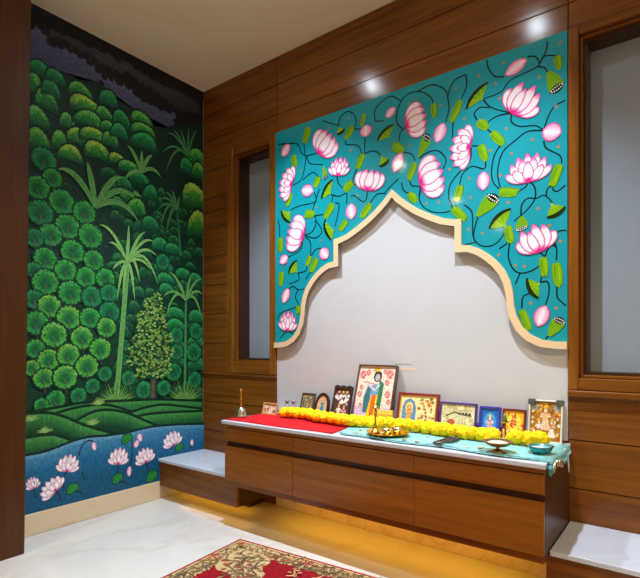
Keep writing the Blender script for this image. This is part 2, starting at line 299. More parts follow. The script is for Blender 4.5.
DOT=[(-0.755,2.171),(-0.68,2.111),(-0.646,2.191),(-0.663,2.04),(-0.5,2.081),(-0.42,2.193),(-0.435,1.938),(-0.633,1.901),(-0.755,1.943),(-0.527,1.827),(-0.427,1.773),(-0.612,1.788),(-0.625,1.58),(-0.504,1.534),(-0.737,1.462),(-0.791,1.632),(-0.929,1.681),(-0.944,1.637),(-1.005,1.643),(-0.861,1.516),(-0.8,1.489),(-0.596,1.306),(-0.559,1.298),(-0.42,1.386),(-0.535,1.141),(-0.435,1.115),(-1.095,2.147),(-1.095,1.942),(-0.89,1.78),(-0.796,1.719),(-1.0,1.952),(-0.819,1.997),(-0.934,2.09),(-0.805,1.916),(-1.453,2.174),(-1.585,2.157),(-1.44,2.001),(-1.668,1.737),(-1.505,1.898),(-1.784,1.969),(-1.396,1.753),(-1.64,1.548),(-1.822,1.659),(-1.063,2.157),(-0.857,2.145),(-0.659,1.704),(-0.575,1.699),(-0.702,1.823),(-0.667,1.357),(-0.461,1.457)]
PUFF=[((1.149,1.923),0.059,0),((1.192,1.839),0.048,1),((1.118,1.77),0.058,1),((1.24,1.724),0.066,1),((1.133,1.645),0.0625,0),((1.361,1.695),0.0615,1),((1.269,1.599),0.0625,1),((1.182,1.539),0.0565,1),((1.395,1.571),0.066,1),((1.104,1.509),0.0445,0),((1.157,1.411),0.0555,1),((1.297,1.469),0.0605,1),((1.414,1.439),0.055,1),((1.104,1.346),0.039,0),((1.26,1.363),0.0565,1),((1.37,1.338),0.054,1),((1.482,1.345),0.055,1),((1.157,1.291),0.0635,1),((1.285,1.245),0.0625,1),((1.401,1.232),0.0565,0),((1.502,1.263),0.0505,0),((1.104,1.197),0.0465,0),((1.177,1.166),0.057,2),((1.507,1.154),0.059,0),((1.276,1.113),0.0625,2),((1.392,1.115),0.056,1),((1.111,1.078),0.058,1),((1.488,1.065),0.055,2),((1.2,1.019),0.0645,2),((1.348,1.004),0.0605,2),((1.108,0.945),0.0465,1),((1.451,0.943),0.061,2),((1.172,0.888),0.0535,2),((1.273,0.911),0.0585,2),((1.375,0.848),0.0615,2),((1.09,0.848),0.039,2),((1.149,0.792),0.0505,2),((1.256,0.794),0.062,2),((1.479,0.8),0.0405,0),((1.406,0.735),0.04,0),((1.327,0.688),0.0425,0),((1.207,0.675),0.0485,1),((1.137,0.656),0.035,1),((1.626,0.768),0.0435,0),((1.726,0.69),0.0515,0),((1.868,0.692),0.0475,0),((1.943,0.79),0.0565,0),((1.966,0.919),0.05,0),((2.102,0.917),0.06,0),((2.11,0.729),0.0525,0),((1.966,1.029),0.05,0),((2.119,1.059),0.053,0),((1.86,1.49),0.0475,0),((1.6,0.964),0.0305,0),((1.6,0.876),0.0305,0)]
DOME=[((1.085,2.286),0.053,0.063,1),((1.161,2.225),0.051,0.066,1),((1.118,2.121),0.05,0.059,1),((1.123,2.01),0.05,0.06,1),((1.184,2.297),0.041,0.051,0),((1.123,2.374),0.05,0.045,0),((1.207,2.369),0.042,0.042,0),((1.339,2.35),0.06,0.044,1),((1.367,2.279),0.078,0.056,2),((1.474,2.275),0.046,0.041,1),((1.269,2.155),0.037,0.048,1),((1.388,2.209),0.073,0.051,1),((1.493,2.213),0.035,0.035,1),((1.233,2.036),0.042,0.058,1),((1.323,2.093),0.049,0.054,2),((1.41,2.128),0.062,0.051,2),((1.513,2.139),0.042,0.053,1),((1.285,1.988),0.059,0.049,2),((1.433,2.051),0.063,0.057,2),((1.556,2.043),0.049,0.036,2),((1.501,2.371),0.047,0.053,0),((1.581,2.28),0.049,0.055,0),((1.568,2.205),0.049,0.049,0),((1.712,2.328),0.064,0.051,1),((1.726,2.265),0.071,0.051,1),((1.732,2.2),0.078,0.058,0),((2.127,2.216),0.06,0.075,1),((2.049,2.139),0.051,0.059,0),((2.144,2.132),0.053,0.061,1),((1.626,2.017),0.056,0.043,1),((1.698,1.965),0.058,0.045,0),((1.652,1.839),0.075,0.05,1),((1.678,1.779),0.058,0.064,1),((1.846,1.588),0.061,0.048,0),((1.935,1.577),0.05,0.043,0),((2.11,1.948),0.09,0.098,2),((2.136,1.764),0.076,0.099,2),((1.868,1.453),0.062,0.041,0),((1.882,1.378),0.062,0.042,0),((1.89,1.315),0.049,0.042,0),((2.021,1.426),0.058,0.043,0),((2.119,1.403),0.052,0.045,0),((1.958,1.159),0.064,0.05,0),((1.958,1.081),0.071,0.05,0),((2.127,1.147),0.06,0.053,0),((1.958,0.964),0.064,0.05,0),((2.119,0.978),0.06,0.052,0),((1.958,0.854),0.064,0.05,0),((2.119,0.83),0.06,0.053,0),((1.6,1.909),0.043,0.043,0),((1.774,1.892),0.046,0.059,0),((1.774,1.707),0.052,0.052,0),((1.562,1.782),0.043,0.043,0)]
PALM=[((1.424,1.734),[(1.375,1.977),(1.22,1.891),(1.587,1.947),(1.665,1.842),(1.685,1.714)],0.037,None,2),((1.619,1.451),[(1.626,1.678),(1.445,1.642),(1.501,1.55),(1.739,1.657),(1.795,1.605),(1.815,1.521),(1.824,1.347),(1.525,1.398),(1.55,1.221),(1.587,1.229),(1.665,1.235),(1.698,1.346),(1.613,1.586),(1.774,1.428)],0.02,(1.55,0.668),3),((2.037,1.256),[(1.905,1.428),(2.17,1.412),(1.86,1.265),(1.886,1.149),(2.178,1.307),(2.17,1.142),(2.077,1.425),(1.966,1.387)],0.019,(2.029,0.641),2),((1.969,1.839),[(1.88,1.933),(1.846,1.88),(1.824,1.811),(1.846,1.715),(1.886,1.671),(1.988,1.938),(1.928,1.962)],0.018,(1.997,1.547),1),((2.049,2.212),[(1.89,2.31),(1.997,2.369),(2.127,2.414),(1.857,2.178),(1.88,2.052),(1.935,2.345),(2.061,2.409)],0.014,None,1),((1.709,2.01),[(1.615,2.144),(1.712,2.145),(1.784,2.137),(1.846,2.02),(1.6,1.938)],0.025,None,2)]
LEAFTREE=[(1.795,1.313),(1.846,1.248),(1.89,1.092),(1.928,0.964),(1.928,0.855),(1.868,0.768),(1.788,0.747),(1.705,0.776),(1.645,0.851),(1.639,0.964),(1.678,1.085),(1.746,1.21)]
TRUNK=[(1.795,0.834),(1.788,0.611)]
SPIKE=[((1.543,0.633),0.12),((2.029,0.601),0.146),((1.085,0.585),0.098),((1.441,0.632),0.115),((1.152,0.515),0.1),((1.406,0.523),0.113)]
HILL=[[(1.071,0.607),(1.207,0.628),(1.356,0.64),(1.575,0.63),(1.815,0.617),(2.17,0.575),(2.17,0.281),(1.071,0.385)],[(1.157,0.586),(1.312,0.617),(1.477,0.617),(1.645,0.558),(1.774,0.5),(1.774,0.346),(1.157,0.447)],[(1.543,0.523),(1.649,0.558),(1.774,0.578),(1.89,0.576),(2.178,0.52),(2.178,0.28),(1.543,0.383)],[(1.513,0.486),(1.672,0.525),(1.846,0.53),(2.178,0.506),(2.178,0.28),(1.513,0.389)],[(1.301,0.537),(1.395,0.58),(1.488,0.587),(1.606,0.557),(1.739,0.492),(1.86,0.433),(1.86,0.332),(1.301,0.423)],[(1.066,0.602),(1.123,0.611),(1.233,0.583),(1.367,0.512),(1.562,0.433),(1.562,0.351),(1.066,0.436)],[(1.066,0.487),(1.157,0.493),(1.233,0.471),(1.339,0.417),(1.339,0.346),(1.066,0.386)]]
RIVER=[(1.057,0.405),(1.133,0.407),(1.205,0.418),(1.296,0.44),(1.389,0.449),(1.471,0.442),(1.571,0.44),(1.619,0.44),(1.767,0.452),(1.939,0.444),(2.187,0.418)]
MLOTUS=[((1.099,0.242),(1.085,0.296),0.064),((1.202,0.203),(1.157,0.255),0.134),((1.264,0.295),(1.285,0.377),0.117),((1.556,0.277),(1.571,0.367),0.121),((1.739,0.253),(1.719,0.337),0.131),((1.939,0.325),(1.915,0.409),0.141)]
MBUD=[((1.409,0.422),(1.418,0.376),0.028),((1.692,0.429),(1.705,0.381),0.038),((1.682,0.391),(1.668,0.348),0.038),((1.63,0.244),(1.626,0.186),0.031),((2.086,0.335),(2.086,0.292),0.03)]
MVINE=[[(1.328,0.359),(1.339,0.4),(1.367,0.432),(1.401,0.432),(1.412,0.416)],[(1.099,0.242),(1.104,0.201),(1.113,0.183)],[(1.207,0.202),(1.227,0.165),(1.238,0.136)],[(1.264,0.295),(1.248,0.256),(1.248,0.197)],[(1.345,0.273),(1.361,0.22)],[(1.29,0.171),(1.328,0.168),(1.35,0.14)],[(1.556,0.277),(1.556,0.224),(1.537,0.176)],[(1.645,0.421),(1.645,0.307),(1.632,0.244)],[(1.739,0.253),(1.753,0.195),(1.774,0.154)],[(1.562,0.17),(1.6,0.156),(1.619,0.14)],[(1.935,0.326),(1.92,0.296)],[(2.086,0.295),(2.077,0.276)]]
MPAD=[((1.296,0.191),0.0375),((1.556,0.189),0.039),((1.615,0.41),0.04),((1.784,0.154),0.0465),((1.988,0.3),0.036)]
CLOUD=[[(1.08,2.572),(1.192,2.572),(1.285,2.565),(1.395,2.54),(1.441,2.491),(1.406,2.45),(1.337,2.426),(1.243,2.422),(1.157,2.399),(1.08,2.405)],[(1.477,2.477),(1.525,2.513),(1.581,2.503),(1.639,2.486),(1.692,2.465),(1.788,2.48),(1.89,2.469),(1.935,2.428),(1.89,2.335),(1.767,2.317),(1.705,2.355),(1.649,2.388),(1.562,2.407),(1.494,2.408)],[(1.424,2.621),(1.575,2.635),(1.705,2.623),(1.882,2.613),(2.077,2.615),(2.161,2.58),(2.037,2.506),(1.882,2.536),(1.705,2.538),(1.543,2.562),(1.435,2.57)],[(1.192,2.614),(1.285,2.629),(1.361,2.618),(1.424,2.598),(1.367,2.582),(1.274,2.581),(1.207,2.58)]]
DCLOUD=[[(1.192,2.551),(1.243,2.576),(1.312,2.567),(1.395,2.562),(1.471,2.541),(1.525,2.542),(1.626,2.563),(1.692,2.544),(1.774,2.542),(1.86,2.527),(1.935,2.506),(1.882,2.46),(1.774,2.462),(1.705,2.477),(1.626,2.504),(1.543,2.504),(1.477,2.492),(1.418,2.528),(1.339,2.547),(1.259,2.552)],[(1.08,2.658),(1.233,2.688),(1.453,2.714),(1.774,2.715),(2.187,2.714),(2.187,2.645),(1.92,2.641),(1.639,2.641),(1.395,2.64),(1.182,2.619),(1.08,2.587)]]
TREELINE=[(1.075,2.413),(1.157,2.41),(1.243,2.417),(1.339,2.416),(1.441,2.449),(1.562,2.395),(1.692,2.375),(1.774,2.319),(1.92,2.359),(2.187,2.494),(2.187,0.381),(1.075,0.435)]

# ------------------------------------------------------------------ room shell
RX, FY_, = 1.25, -4.2
o = mk('floor', *box(LX - .1, RX + .1, FY_ - .1, BY + .25, -.08, 0), FLOORM); struct(o)
o = mk('ceiling', *box(LX - .1, RX + .1, FY_ - .1, BY + .25, H, H + .08), CEIL); struct(o)
wall_left = struct(mk('wall_left', *box(LX - .1, LX, FY_, BY + .25, 0, H), CREAM))
struct(mk('wall_right', *box(RX, RX + .1, FY_, BY + .25, 0, H), CREAM))
struct(mk('wall_front', *box(LX, RX, FY_ - .1, FY_, 0, H), CREAM))
struct(mk('baseboard_left', *box(LX, LX + .012, FY_, 1.838, 0, .112, .003), SKIRT))
# leaning wooden jamb at the near end of the mural
V, F = box(LX, -2.45, .66, .989, 0, H, .004)
V = [(x, y + (z - 1.2) * .0115 * (1 if y > .8 else 0), z) for x, y, z in V]
struct(mk('trim_1', V, F, W_JAMB))

def wall_core():
    y0, y1 = BY + .012, BY + .25; P = []
    lo, hi = (-2.356, -2.034), (-.354, -.012)
    for x0, x1, z0, z1 in [(LX, lo[0], 0, H), (lo[0], lo[1], 0, .857), (lo[0], lo[1], 2.19, H), (lo[1], hi[0], 0, H),
                           (hi[0], hi[1], 0, .832), (hi[0], hi[1], 2.207, H), (hi[1], RX, 0, H)]:
        P.append(box(x0, x1, y0, y1, z0, z1))
    return merge(*P)
wall_back = struct(mk('wall_back', *wall_core(), W_GROOVE))
G = .0022
def plank(x0, x1, z0, z1):
    return mk('plank', *box(x0 + G, x1 - G, BY, BY + .0125, z0 + G, z1 - G), W_H, wall_back)
low = [.0, .195, .388, .582, .782]
mid_z = [.782, .977, 1.172, 1.367, 1.562, 1.757, 1.952, 2.147, 2.24]
top = [2.24, 2.35, 2.53, H]
for x0, x1 in ((LX, XL), (XL, XR), (XR, .46), (.46, RX)):
    for a, b in zip(top, top[1:]): plank(x0, x1, a, b)
for x0, x1 in ((LX, XL), (XR, .46), (.46, RX)):
    for a, b in zip(low, low[1:]): plank(x0, x1, a, b)
for x0, x1 in ((LX, -2.415), (.045, .46), (.46, RX)):
    for a, b in zip(mid_z, mid_z[1:]): plank(x0, x1, a, b)
for a, b in ((.112, .195), (.195, .388), (.388, .575)): plank(XL, XR, a, b)
mk('white_wall_panel', *box(XL + .001, XR - .001, BY, BY + .0125, .575, 2.24), WHITE, wall_back)
struct(mk('baseboard_back', *box(XL, XR, BY - .01, BY, 0, .112, .002), SKIRT))

def window(name, x0, x1, z0, z1, fx0, fx1, fz0, fz1):
    """opening x0..x1, z0..z1 inside a proud wooden frame fx0..fx1, fz0..fz1"""
    t = empty(name, ((x0 + x1) / 2, BY, fz0)); struct(t)
    y0, y1 = BY - .012, BY + .0125
    mk('frame_stile', *box(fx0, x0, y0, y1, fz0, fz1, .003), W_V, t)
    mk('frame_stile', *box(x1, fx1, y0, y1, fz0, fz1, .003), W_V, t)
    mk('frame_rail', *box(x0, x1, y0, y1, z1, fz1, .003), W_H, t)
    mk('frame_rail', *box(x0, x1, y0, y1, fz0, z0, .003), W_H, t)
    b = .012; ya, yb = BY + .012, BY + .04          # stepped inner bead
    for n, q, m in (('bead_stile', (x0, x0 + b, z0, z1), W_V), ('bead_stile', (x1 - b, x1, z0, z1), W_V),
                    ('bead_rail', (x0 + b, x1 - b, z1 - b, z1), W_H), ('bead_rail', (x0 + b, x1 - b, z0, z0 + b), W_H)):
        mk(n, *box(q[0], q[1], ya, yb, q[2], q[3], .002), m, t)
    b2 = .024; yc = BY + .117
    for n, q, m in (('reveal', (x0 + b, x0 + b2, z0 + b, z1 - b), W_DARK), ('reveal', (x1 - b2, x1 - b, z0 + b, z1 - b), W_DARK),
                    ('reveal', (x0 + b2, x1 - b2, z1 - b2, z1 - b), W_DARK), ('reveal', (x0 + b2, x1 - b2, z0 + b, z0 + b2), W_DARK)):
        mk(n, *box(q[0], q[1], BY + .03, yc + .01, q[2], q[3]), m, t)
    mk('frosted_pane', *box(x0 + b2, x1 - b2, yc, yc + .008, z0 + b2, z1 - b2), PANE, t)
window('window_1', -2.356, -2.034, .857, 2.19, -2.415, XL - .001, .784, 2.24)
window('window_2', -.354, -.012, .832, 2.207, XR + .001, .045, .784, 2.24)
struct(mk('trim_2', *box(XR + .001, .46, BY - .02, BY, .756, .783, .004), W_H))
struct(mk('trim_3', *box(LX, XL - .001, BY - .01, BY, .766, .783, .004), W_H))

# ------------------------------------------------------------------ painted arch panel
arch = empty('arch_panel', ((XL + XR) / 2, BY - .012, .979))
tag(arch, 'teal lacquered panel painted with pink lotuses, cut to a scalloped arch', 'wall panel')
XC = (XL + XR) / 2
HALF = [(0, 1.742), (.045, 1.697), (.09, 1.66), (.14, 1.624), (.2, 1.59), (.27, 1.556), (.318, 1.543), (.356, 1.538), (.356, 1.419), (.4, 1.412), (.44, 1.394),
        (.48, 1.366), (.518, 1.33), (.55, 1.288), (.572, 1.24), (.584, 1.19), (.588, 1.14), (.598, 1.09), (.622, 1.042), (.655, 1.008), (.7, .986), (.75, .979), (.7935, .978)]
def inset(d):
    """the arch line pushed d towards the white wall"""
    out = []
    for i, (x, z) in enumerate(HALF):
        if i == 0: out.append((0, z - d * 1.32)); continue
        if i == 7: out.append((x - d, z - d * .95)); continue
        if i == 8: out.append((x - d, z - d)); continue
        a = HALF[max(i - 1, 0)] if i != 9 else HALF[i]; b = HALF[min(i + 1, len(HALF) - 1)]
        dx, dz = b[0] - a[0], b[1] - a[1]; l = math.hypot(dx, dz)
        nx, nz = dz / l, -dx / l
        if i == len(HALF) - 1: nx, nz = 0, -1
        out.append((x + nx * d, z + nz * d))
    return out
def full(h): return [(XC - x, z) for x, z in reversed(h)] + [(XC + x, z) for x, z in h[1:]]
A0 = full(HALF); A1 = full(inset(.030)); A2 = full([(x, z) for x, z in inset(-.001)])
def prism(pts, y0, y1):
    bm = bmesh.new(); f = bm.faces.new([bm.verts.new((x, y0, z)) for x, z in pts])
    r = bmesh.ops.extrude_face_region(bm, geom=[f])
    for v in r['geom']:
        if isinstance(v, bmesh.types.BMVert): v.co.y = y1
    bmesh.ops.recalc_face_normals(bm, faces=bm.faces); bmesh.ops.triangulate(bm, faces=[f for f in bm.faces if len(f.verts) > 4])
    return bm_out(bm)
mk('board', *prism([(XR - .001, 2.235), (XL + .001, 2.235)] + A0, BY - .014, BY - .0002), TEAL, arch)
def ribbon(a, b, y0, y1):
    V, F = [], []; n = len(a)
    for p, q in zip(a, b): V += [(p[0], y0, p[1]), (q[0], y0, q[1]), (q[0], y1, q[1]), (p[0], y1, p[1])]
    for i in range(n - 1):
        for k in range(4): F.append((i * 4 + k, i * 4 + (k + 1) % 4, (i + 1) * 4 + (k + 1) % 4, (i + 1) * 4 + k))
    F += [(0, 1, 2, 3), tuple((n - 1) * 4 + k for k in (3, 2, 1, 0))]
    return V, F
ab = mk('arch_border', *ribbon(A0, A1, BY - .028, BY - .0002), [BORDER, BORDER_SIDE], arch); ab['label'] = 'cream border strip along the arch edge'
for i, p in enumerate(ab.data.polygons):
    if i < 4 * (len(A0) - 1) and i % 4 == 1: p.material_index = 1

PT = Paint(lambda a, z, l: (a, BY - .0142 - l, z))
INK = (8, 34, 34)
for v in VINE:
    n = len(v); p = smooth_path(v, 6)
    PT.strip(p, lambda t: .0034 - .0008 * t, INK)
PT.done('painted_vines', P_TEAL, arch)
PT.hold = True
for d in DOT: PT.disc(d, .009, .008, [(0, (168, 132, 84)), (.6, (150, 130, 90)), (1, (70, 150, 150))], 8)
PT.hold = False; PT.up(); PT.done('painted_dots', P_TEAL, arch)['kind'] = 'stuff'
rn = random.Random(3)
for a, b, wd in LEAF:
    dx, dz = b[0] - a[0], b[1] - a[1]; L = math.hypot(dx, dz); ux, uz = dx / L, dz / L; px, pz = -uz, ux
    for k, c in ((1.08, (78, 128, 18)), (.96, (116, 166, 20))):
        e = []
        for s in (-1, 1):
            for q in range(5):
                t = q / 4 if s < 0 else 1 - q / 4
                h = wd * .55 * k * (.62 + .38 * math.sin(math.pi * (t * .8 + .1))) * rn.uniform(.85, 1.1)
                e.append((a[0] + dx * t + px * s * h, a[1] + dz * t + pz * s * h))
                if s < 0 and q == 4:
                    for j in (-.6, 0, .6): e.append((b[0] + ux * L * rn.uniform(.02, .22) + px * -j * -1 * wd * .45, b[1] + uz * L * rn.uniform(.02, .22) + pz * j * wd * .45))
        PT.poly(e, c)
    for j in (-.25, .2):
        PT.strip([(a[0] + dx * .12 + px * j * wd, a[1] + dz * .12 + pz * j * wd), (a[0] + dx * .85 + px * j * wd, a[1] + dz * .85 + pz * j * wd)], .0022, (146, 190, 30) if j > 0 else (90, 140, 22))
    PT.done('painted_leaf', P_TEAL, arch)
for a, b, s in HALFLEAF:
    mx, mz = (a[0] + b[0]) / 2, (a[1] + b[1]) / 2
    ox, oz = mx - s[0], mz - s[1]; l = math.hypot(ox, oz) or 1; c = math.hypot(b[0] - a[0], b[1] - a[1])
    m = (mx + ox / l * c * .28, mz + oz / l * c * .28)
    arc = qpath(a, m, b, 8)
    back = qpath(b, (s[0] - ox * .45, s[1] - oz * .45), a, 8)
    PT.poly(arc + back[1:-1], [(100, 156, 20)] * len(arc) + [(124, 174, 24)] * (len(back) - 2))
    for q in (2, 4, 6): PT.strip([s, arc[q]], .0018, (146, 186, 34))
    ext = [(a[0] * 1.06 - m[0] * .06, a[1] * 1.06 - m[1] * .06)] + arc + [(b[0] * 1.06 - m[0] * .06, b[1] * 1.06 - m[1] * .06)]
    PT.strip(ext, lambda t: .0085 * (.3 + .7 * math.sin(math.pi * t)), (26, 40, 14))
    PT.done('painted_leaf', P_TEAL, arch)
for a, b, c in POD:
    mx, mz = (b[0] + c[0]) / 2, (b[1] + c[1]) / 2; px, pz = a[0] - mx, a[1] - mz; l = math.hypot(px, pz)
    ex, ez = (c[0] - b[0]), (c[1] - b[1]); wdt = math.hypot(ex, ez)
    q = [(a[0] - ex * .12, a[1] - ez * .12), (b[0] + px * .45 + ex * .08, b[1] + pz * .45 + ez * .08), b, c, (c[0] + px * .45 - ex * .08, c[1] + pz * .45 - ez * .08), (a[0] + ex * .12, a[1] + ez * .12)]
    PT.poly(q, (112, 164, 22))
    rim = qpath(b, (mx - px * .45, mz - pz * .45), c, 7); rim2 = qpath(b, (mx + px * .34, mz + pz * .34), c, 7)
    PT.poly(rim + rim2[::-1], (16, 26, 16))
    for k in range(1, 7):
        for j in (.25, .7):
            p = (rim[k][0] * j + rim2[k][0] * (1 - j), rim[k][1] * j + rim2[k][1] * (1 - j))
            PT.disc(p, wdt * .048, wdt * .048, [(0, (240, 240, 236)), (1, (240, 240, 236))], 6)
    PT.done('painted_seed_pod', P_TEAL, arch)
for b, t, wd in BUD: bud(PT, b, t, wd); PT.done('painted_bud', P_TEAL, arch)
for k, b, t, wd in LOTUS: lotus(PT, k, b, t, wd * 1.04); PT.done('painted_lotus', P_TEAL, arch)

# ------------------------------------------------------------------ jungle mural on the left wall
mural = empty('jungle_mural', (LX, 1.58, .112))
tag(mural, 'painted jungle mural with dark sky, green trees and lotus river', 'mural')
PM = Paint(lambda a, z, l: (LX + .0004 + l, a, z))
Y0, Y1 = .94, BY - .001
def grid(y0, y1, z0, z1, cf, ny=8, nz=12):
    n0 = len(PM.V)
    for i in range(nz + 1):
        for j in range(ny + 1):
            y = y0 + (y1 - y0) * j / ny; z = z0 + (z1 - z0) * i / nz
            PM.V.append(PM.f(y, z, PM.lay)); PM.C.append(lin(cf(j / ny, i / nz)))
    for i in range(nz):
        for j in range(ny):
            a = n0 + i * (ny + 1) + j; PM.F.append((a, a + 1, a + ny + 2, a + ny + 1))
    PM.up()
def mixc(a, b, t): t = max(0, min(1, t)); return tuple(x + (y - x) * t for x, y in zip(a, b))
grid(Y0, Y1, 1.7, H, lambda u, v: mixc((40, 50, 66), (22, 26, 36), v * 1.2))
PM.done('painted_sky', P_MURAL, mural)
def bumpy(pts, amp, n=4):
    p = smooth_path(pts + [pts[0]], n); r = random.Random(len(pts))
    return [(q[0] + r.uniform(-amp, amp), q[1] + r.uniform(-amp, amp)) for q in p[:-1]]
def earclip(pts, colf, name):
    bm = bmesh.new(); f = bm.faces.new([bm.verts.new(PM.f(p[0], p[1], PM.lay)) for p in pts])
    bmesh.ops.triangulate(bm, faces=[f]); V, F = bm_out(bm)
    n = len(PM.V); PM.V += V; PM.F += [tuple(i + n for i in q) for q in F]; PM.C += [lin(colf(v[1], v[2])) for v in V]; PM.up()
rn0 = random.Random(21)
for i, c in enumerate(CLOUD):
    c = [(Y0 if p[0] < 1.1 else p[0], p[1]) for p in c]; zs = [p[1] for p in c]; z0, z1 = min(zs), max(zs)
    earclip(bumpy(c, .006), lambda y, z: mixc((62, 70, 104), (92, 98, 136), (z - z0) / (z1 - z0)) if i < 2 else mixc((44, 50, 62), (66, 70, 84), (z - z0) / (z1 - z0)), 'c')
    for q in smooth_path(c + [c[0]], 3)[::2]:
        if i < 2 or rn0.random() < .5:
            r = rn0.uniform(.016, .034); k = (q[1] - z0) / (z1 - z0); cc = mixc((62, 70, 104), (92, 98, 136), k) if i < 2 else mixc((44, 50, 62), (66, 70, 84), k)
            p = (min(max(q[0], Y0 + r), Y1 - r), min(q[1], H - r - .002)); PM.disc(p, r, r * .8, [(0, cc), (.6, cc), (1, mixc(cc, (120, 126, 160), .35 if i < 2 else .15))], 14)
    PM.done('painted_cloud', P_MURAL, mural)
for c in DCLOUD:
    for q in smooth_path(c + [c[0]], 3)[::2]:
        r = rn0.uniform(.014, .03); p = (min(max(q[0], Y0 + r), Y1 - r), min(q[1], H - r * 1.2 - .002))
        PM.disc(p, r * 1.12, r, [(0, (22, 24, 28)), (.75, (24, 26, 30)), (1, (58, 62, 78))], 12)
    earclip(bumpy(c, .012), lambda y, z: (22, 24, 28), 'c'); PM.done('painted_dark_cloud', P_MURAL, mural)
TREELINE = [(Y0 if p[0] < 1.1 else min(p[0], Y1), p[1]) for p in TREELINE]
earclip(TREELINE, lambda y, z: mixc((10, 62, 40), (18, 48, 42), (z - .6) / 1.4), 't'); PM.done('painted_jungle_ground', P_MURAL, mural)
rn = random.Random(11)
PM.hold = True
for k in range(150):                       # dim undergrowth strokes between the trees
    y = rn.uniform(1.02, Y1 - .02); z = rn.uniform(.6, 1.95); l = rn.uniform(.02, .06)
    if z > 2.25 - .22 * (y - 1): continue
    g = rn.choice([(20, 84, 48), (16, 70, 50), (34, 96, 50), (50, 60, 44), (30, 76, 62)])
    PM.strip([(y - l * .5, z - l * .2), (y, z + l * .3), (y + l * .5, z - l * .1)], lambda t: .006 * math.sin(math.pi * (t * .9 + .05)), g)
PM.hold = False; PM.up(); PM.done('painted_undergrowth', P_MURAL, mural)
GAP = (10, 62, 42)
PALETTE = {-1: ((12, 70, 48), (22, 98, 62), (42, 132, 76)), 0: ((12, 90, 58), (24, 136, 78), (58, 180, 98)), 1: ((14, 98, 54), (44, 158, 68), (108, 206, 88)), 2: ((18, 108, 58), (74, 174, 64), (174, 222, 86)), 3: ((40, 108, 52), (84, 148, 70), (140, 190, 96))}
def cl(p): return (min(max(p[0], Y0), Y1 - .004), p[1])
def dome(c, rx, rz, k):
    d, m, b = PALETTE[k]; n = 20; sd = rn.uniform(0, 9)
    def fan(fr, jag, ci, co):
        q = cl((c[0], c[1] - rz * .5)); n0 = len(PM.V); PM.V.append(PM.f(*q, PM.lay)); PM.C.append(lin(ci))
        for j in range(n + 1):
            a = -.25 + (math.pi + .5) * j / n; g = fr * (1 - (jag if j % 2 else 0)) * (1 + .06 * math.sin(3 * a + sd))
            p = cl((c[0] + rx * g * math.cos(a), c[1] - rz * .35 + rz * 1.3 * g * math.sin(a)))
            PM.V.append(PM.f(*p, PM.lay)); PM.C.append(lin(mixc(ci, co, max(0, math.sin(a)) ** .8)))
        for j in range(n): PM.F.append((n0, n0 + 1 + j, n0 + 2 + j))
        PM.up()
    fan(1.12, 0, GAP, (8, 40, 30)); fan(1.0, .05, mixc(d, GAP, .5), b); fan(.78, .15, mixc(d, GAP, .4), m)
    PM.hold = True
    for j in range(26):
        a = math.pi * rn.uniform(.06, .94); r0 = rn.uniform(.55, .8); r1 = r0 + .16
        PM.strip([cl((c[0] + rx * r * math.cos(a), c[1] - rz * .35 + rz * 1.3 * r * math.sin(a))) for r in (r0, r1)], lambda t: .0026, mixc(m, mixc(b, (190, 225, 110), .2 if k else 0), math.sin(a)))
    PM.hold = False; PM.up()
for i in range(170):                       # dim far foliage behind the painted trees
    y = rn.uniform(1.5, 2.16); z = rn.uniform(.62, 1.98)
    if z < 2.02 - .1 * (y - 1.5): dome((y, z), rn.uniform(.03, .055), rn.uniform(.03, .05), -1)
PM.done('painted_far_foliage', P_MURAL, mural)
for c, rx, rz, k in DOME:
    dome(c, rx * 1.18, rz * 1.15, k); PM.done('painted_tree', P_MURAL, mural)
def puff(c, r, k):
    d, m, b = PALETTE[k]; c = cl(c); lim = Y1 - c[0] - .003
    PM.strip([cl((c[0], c[1] - r * .2)), cl((c[0] + r * .1, c[1] - r * 1.45))], .0045, (64, 66, 50))
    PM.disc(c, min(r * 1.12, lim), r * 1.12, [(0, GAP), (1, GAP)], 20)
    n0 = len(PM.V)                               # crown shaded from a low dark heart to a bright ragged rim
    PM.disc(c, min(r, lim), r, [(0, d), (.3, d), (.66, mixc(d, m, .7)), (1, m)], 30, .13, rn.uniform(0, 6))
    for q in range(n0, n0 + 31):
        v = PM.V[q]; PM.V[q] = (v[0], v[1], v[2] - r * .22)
    PM.hold = True
    for j in range(60):
        a = rn.uniform(-.9, math.pi + .9); r0 = rn.uniform(.5, .88); r1 = r0 + .13; s = .6 + .4 * math.sin(a)
        PM.strip([cl((c[0] + r * q * math.cos(a), c[1] + r * q * math.sin(a))) for q in (r0, r1)], lambda t: .002 + .002 * t, mixc(m, mixc(b, (190, 228, 100), .3 if k == 2 else 0), (r0 - .35) * 1.8 * s))
    PM.hold = False; PM.up()
    PM.strip([(c[0], c[1] - r * .15), cl((c[0] + r * .06, c[1] - r * 1.0))], .0038, (74, 100, 70))
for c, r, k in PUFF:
    puff(c, r * 1.04, k); PM.done('painted_tree', P_MURAL, mural)
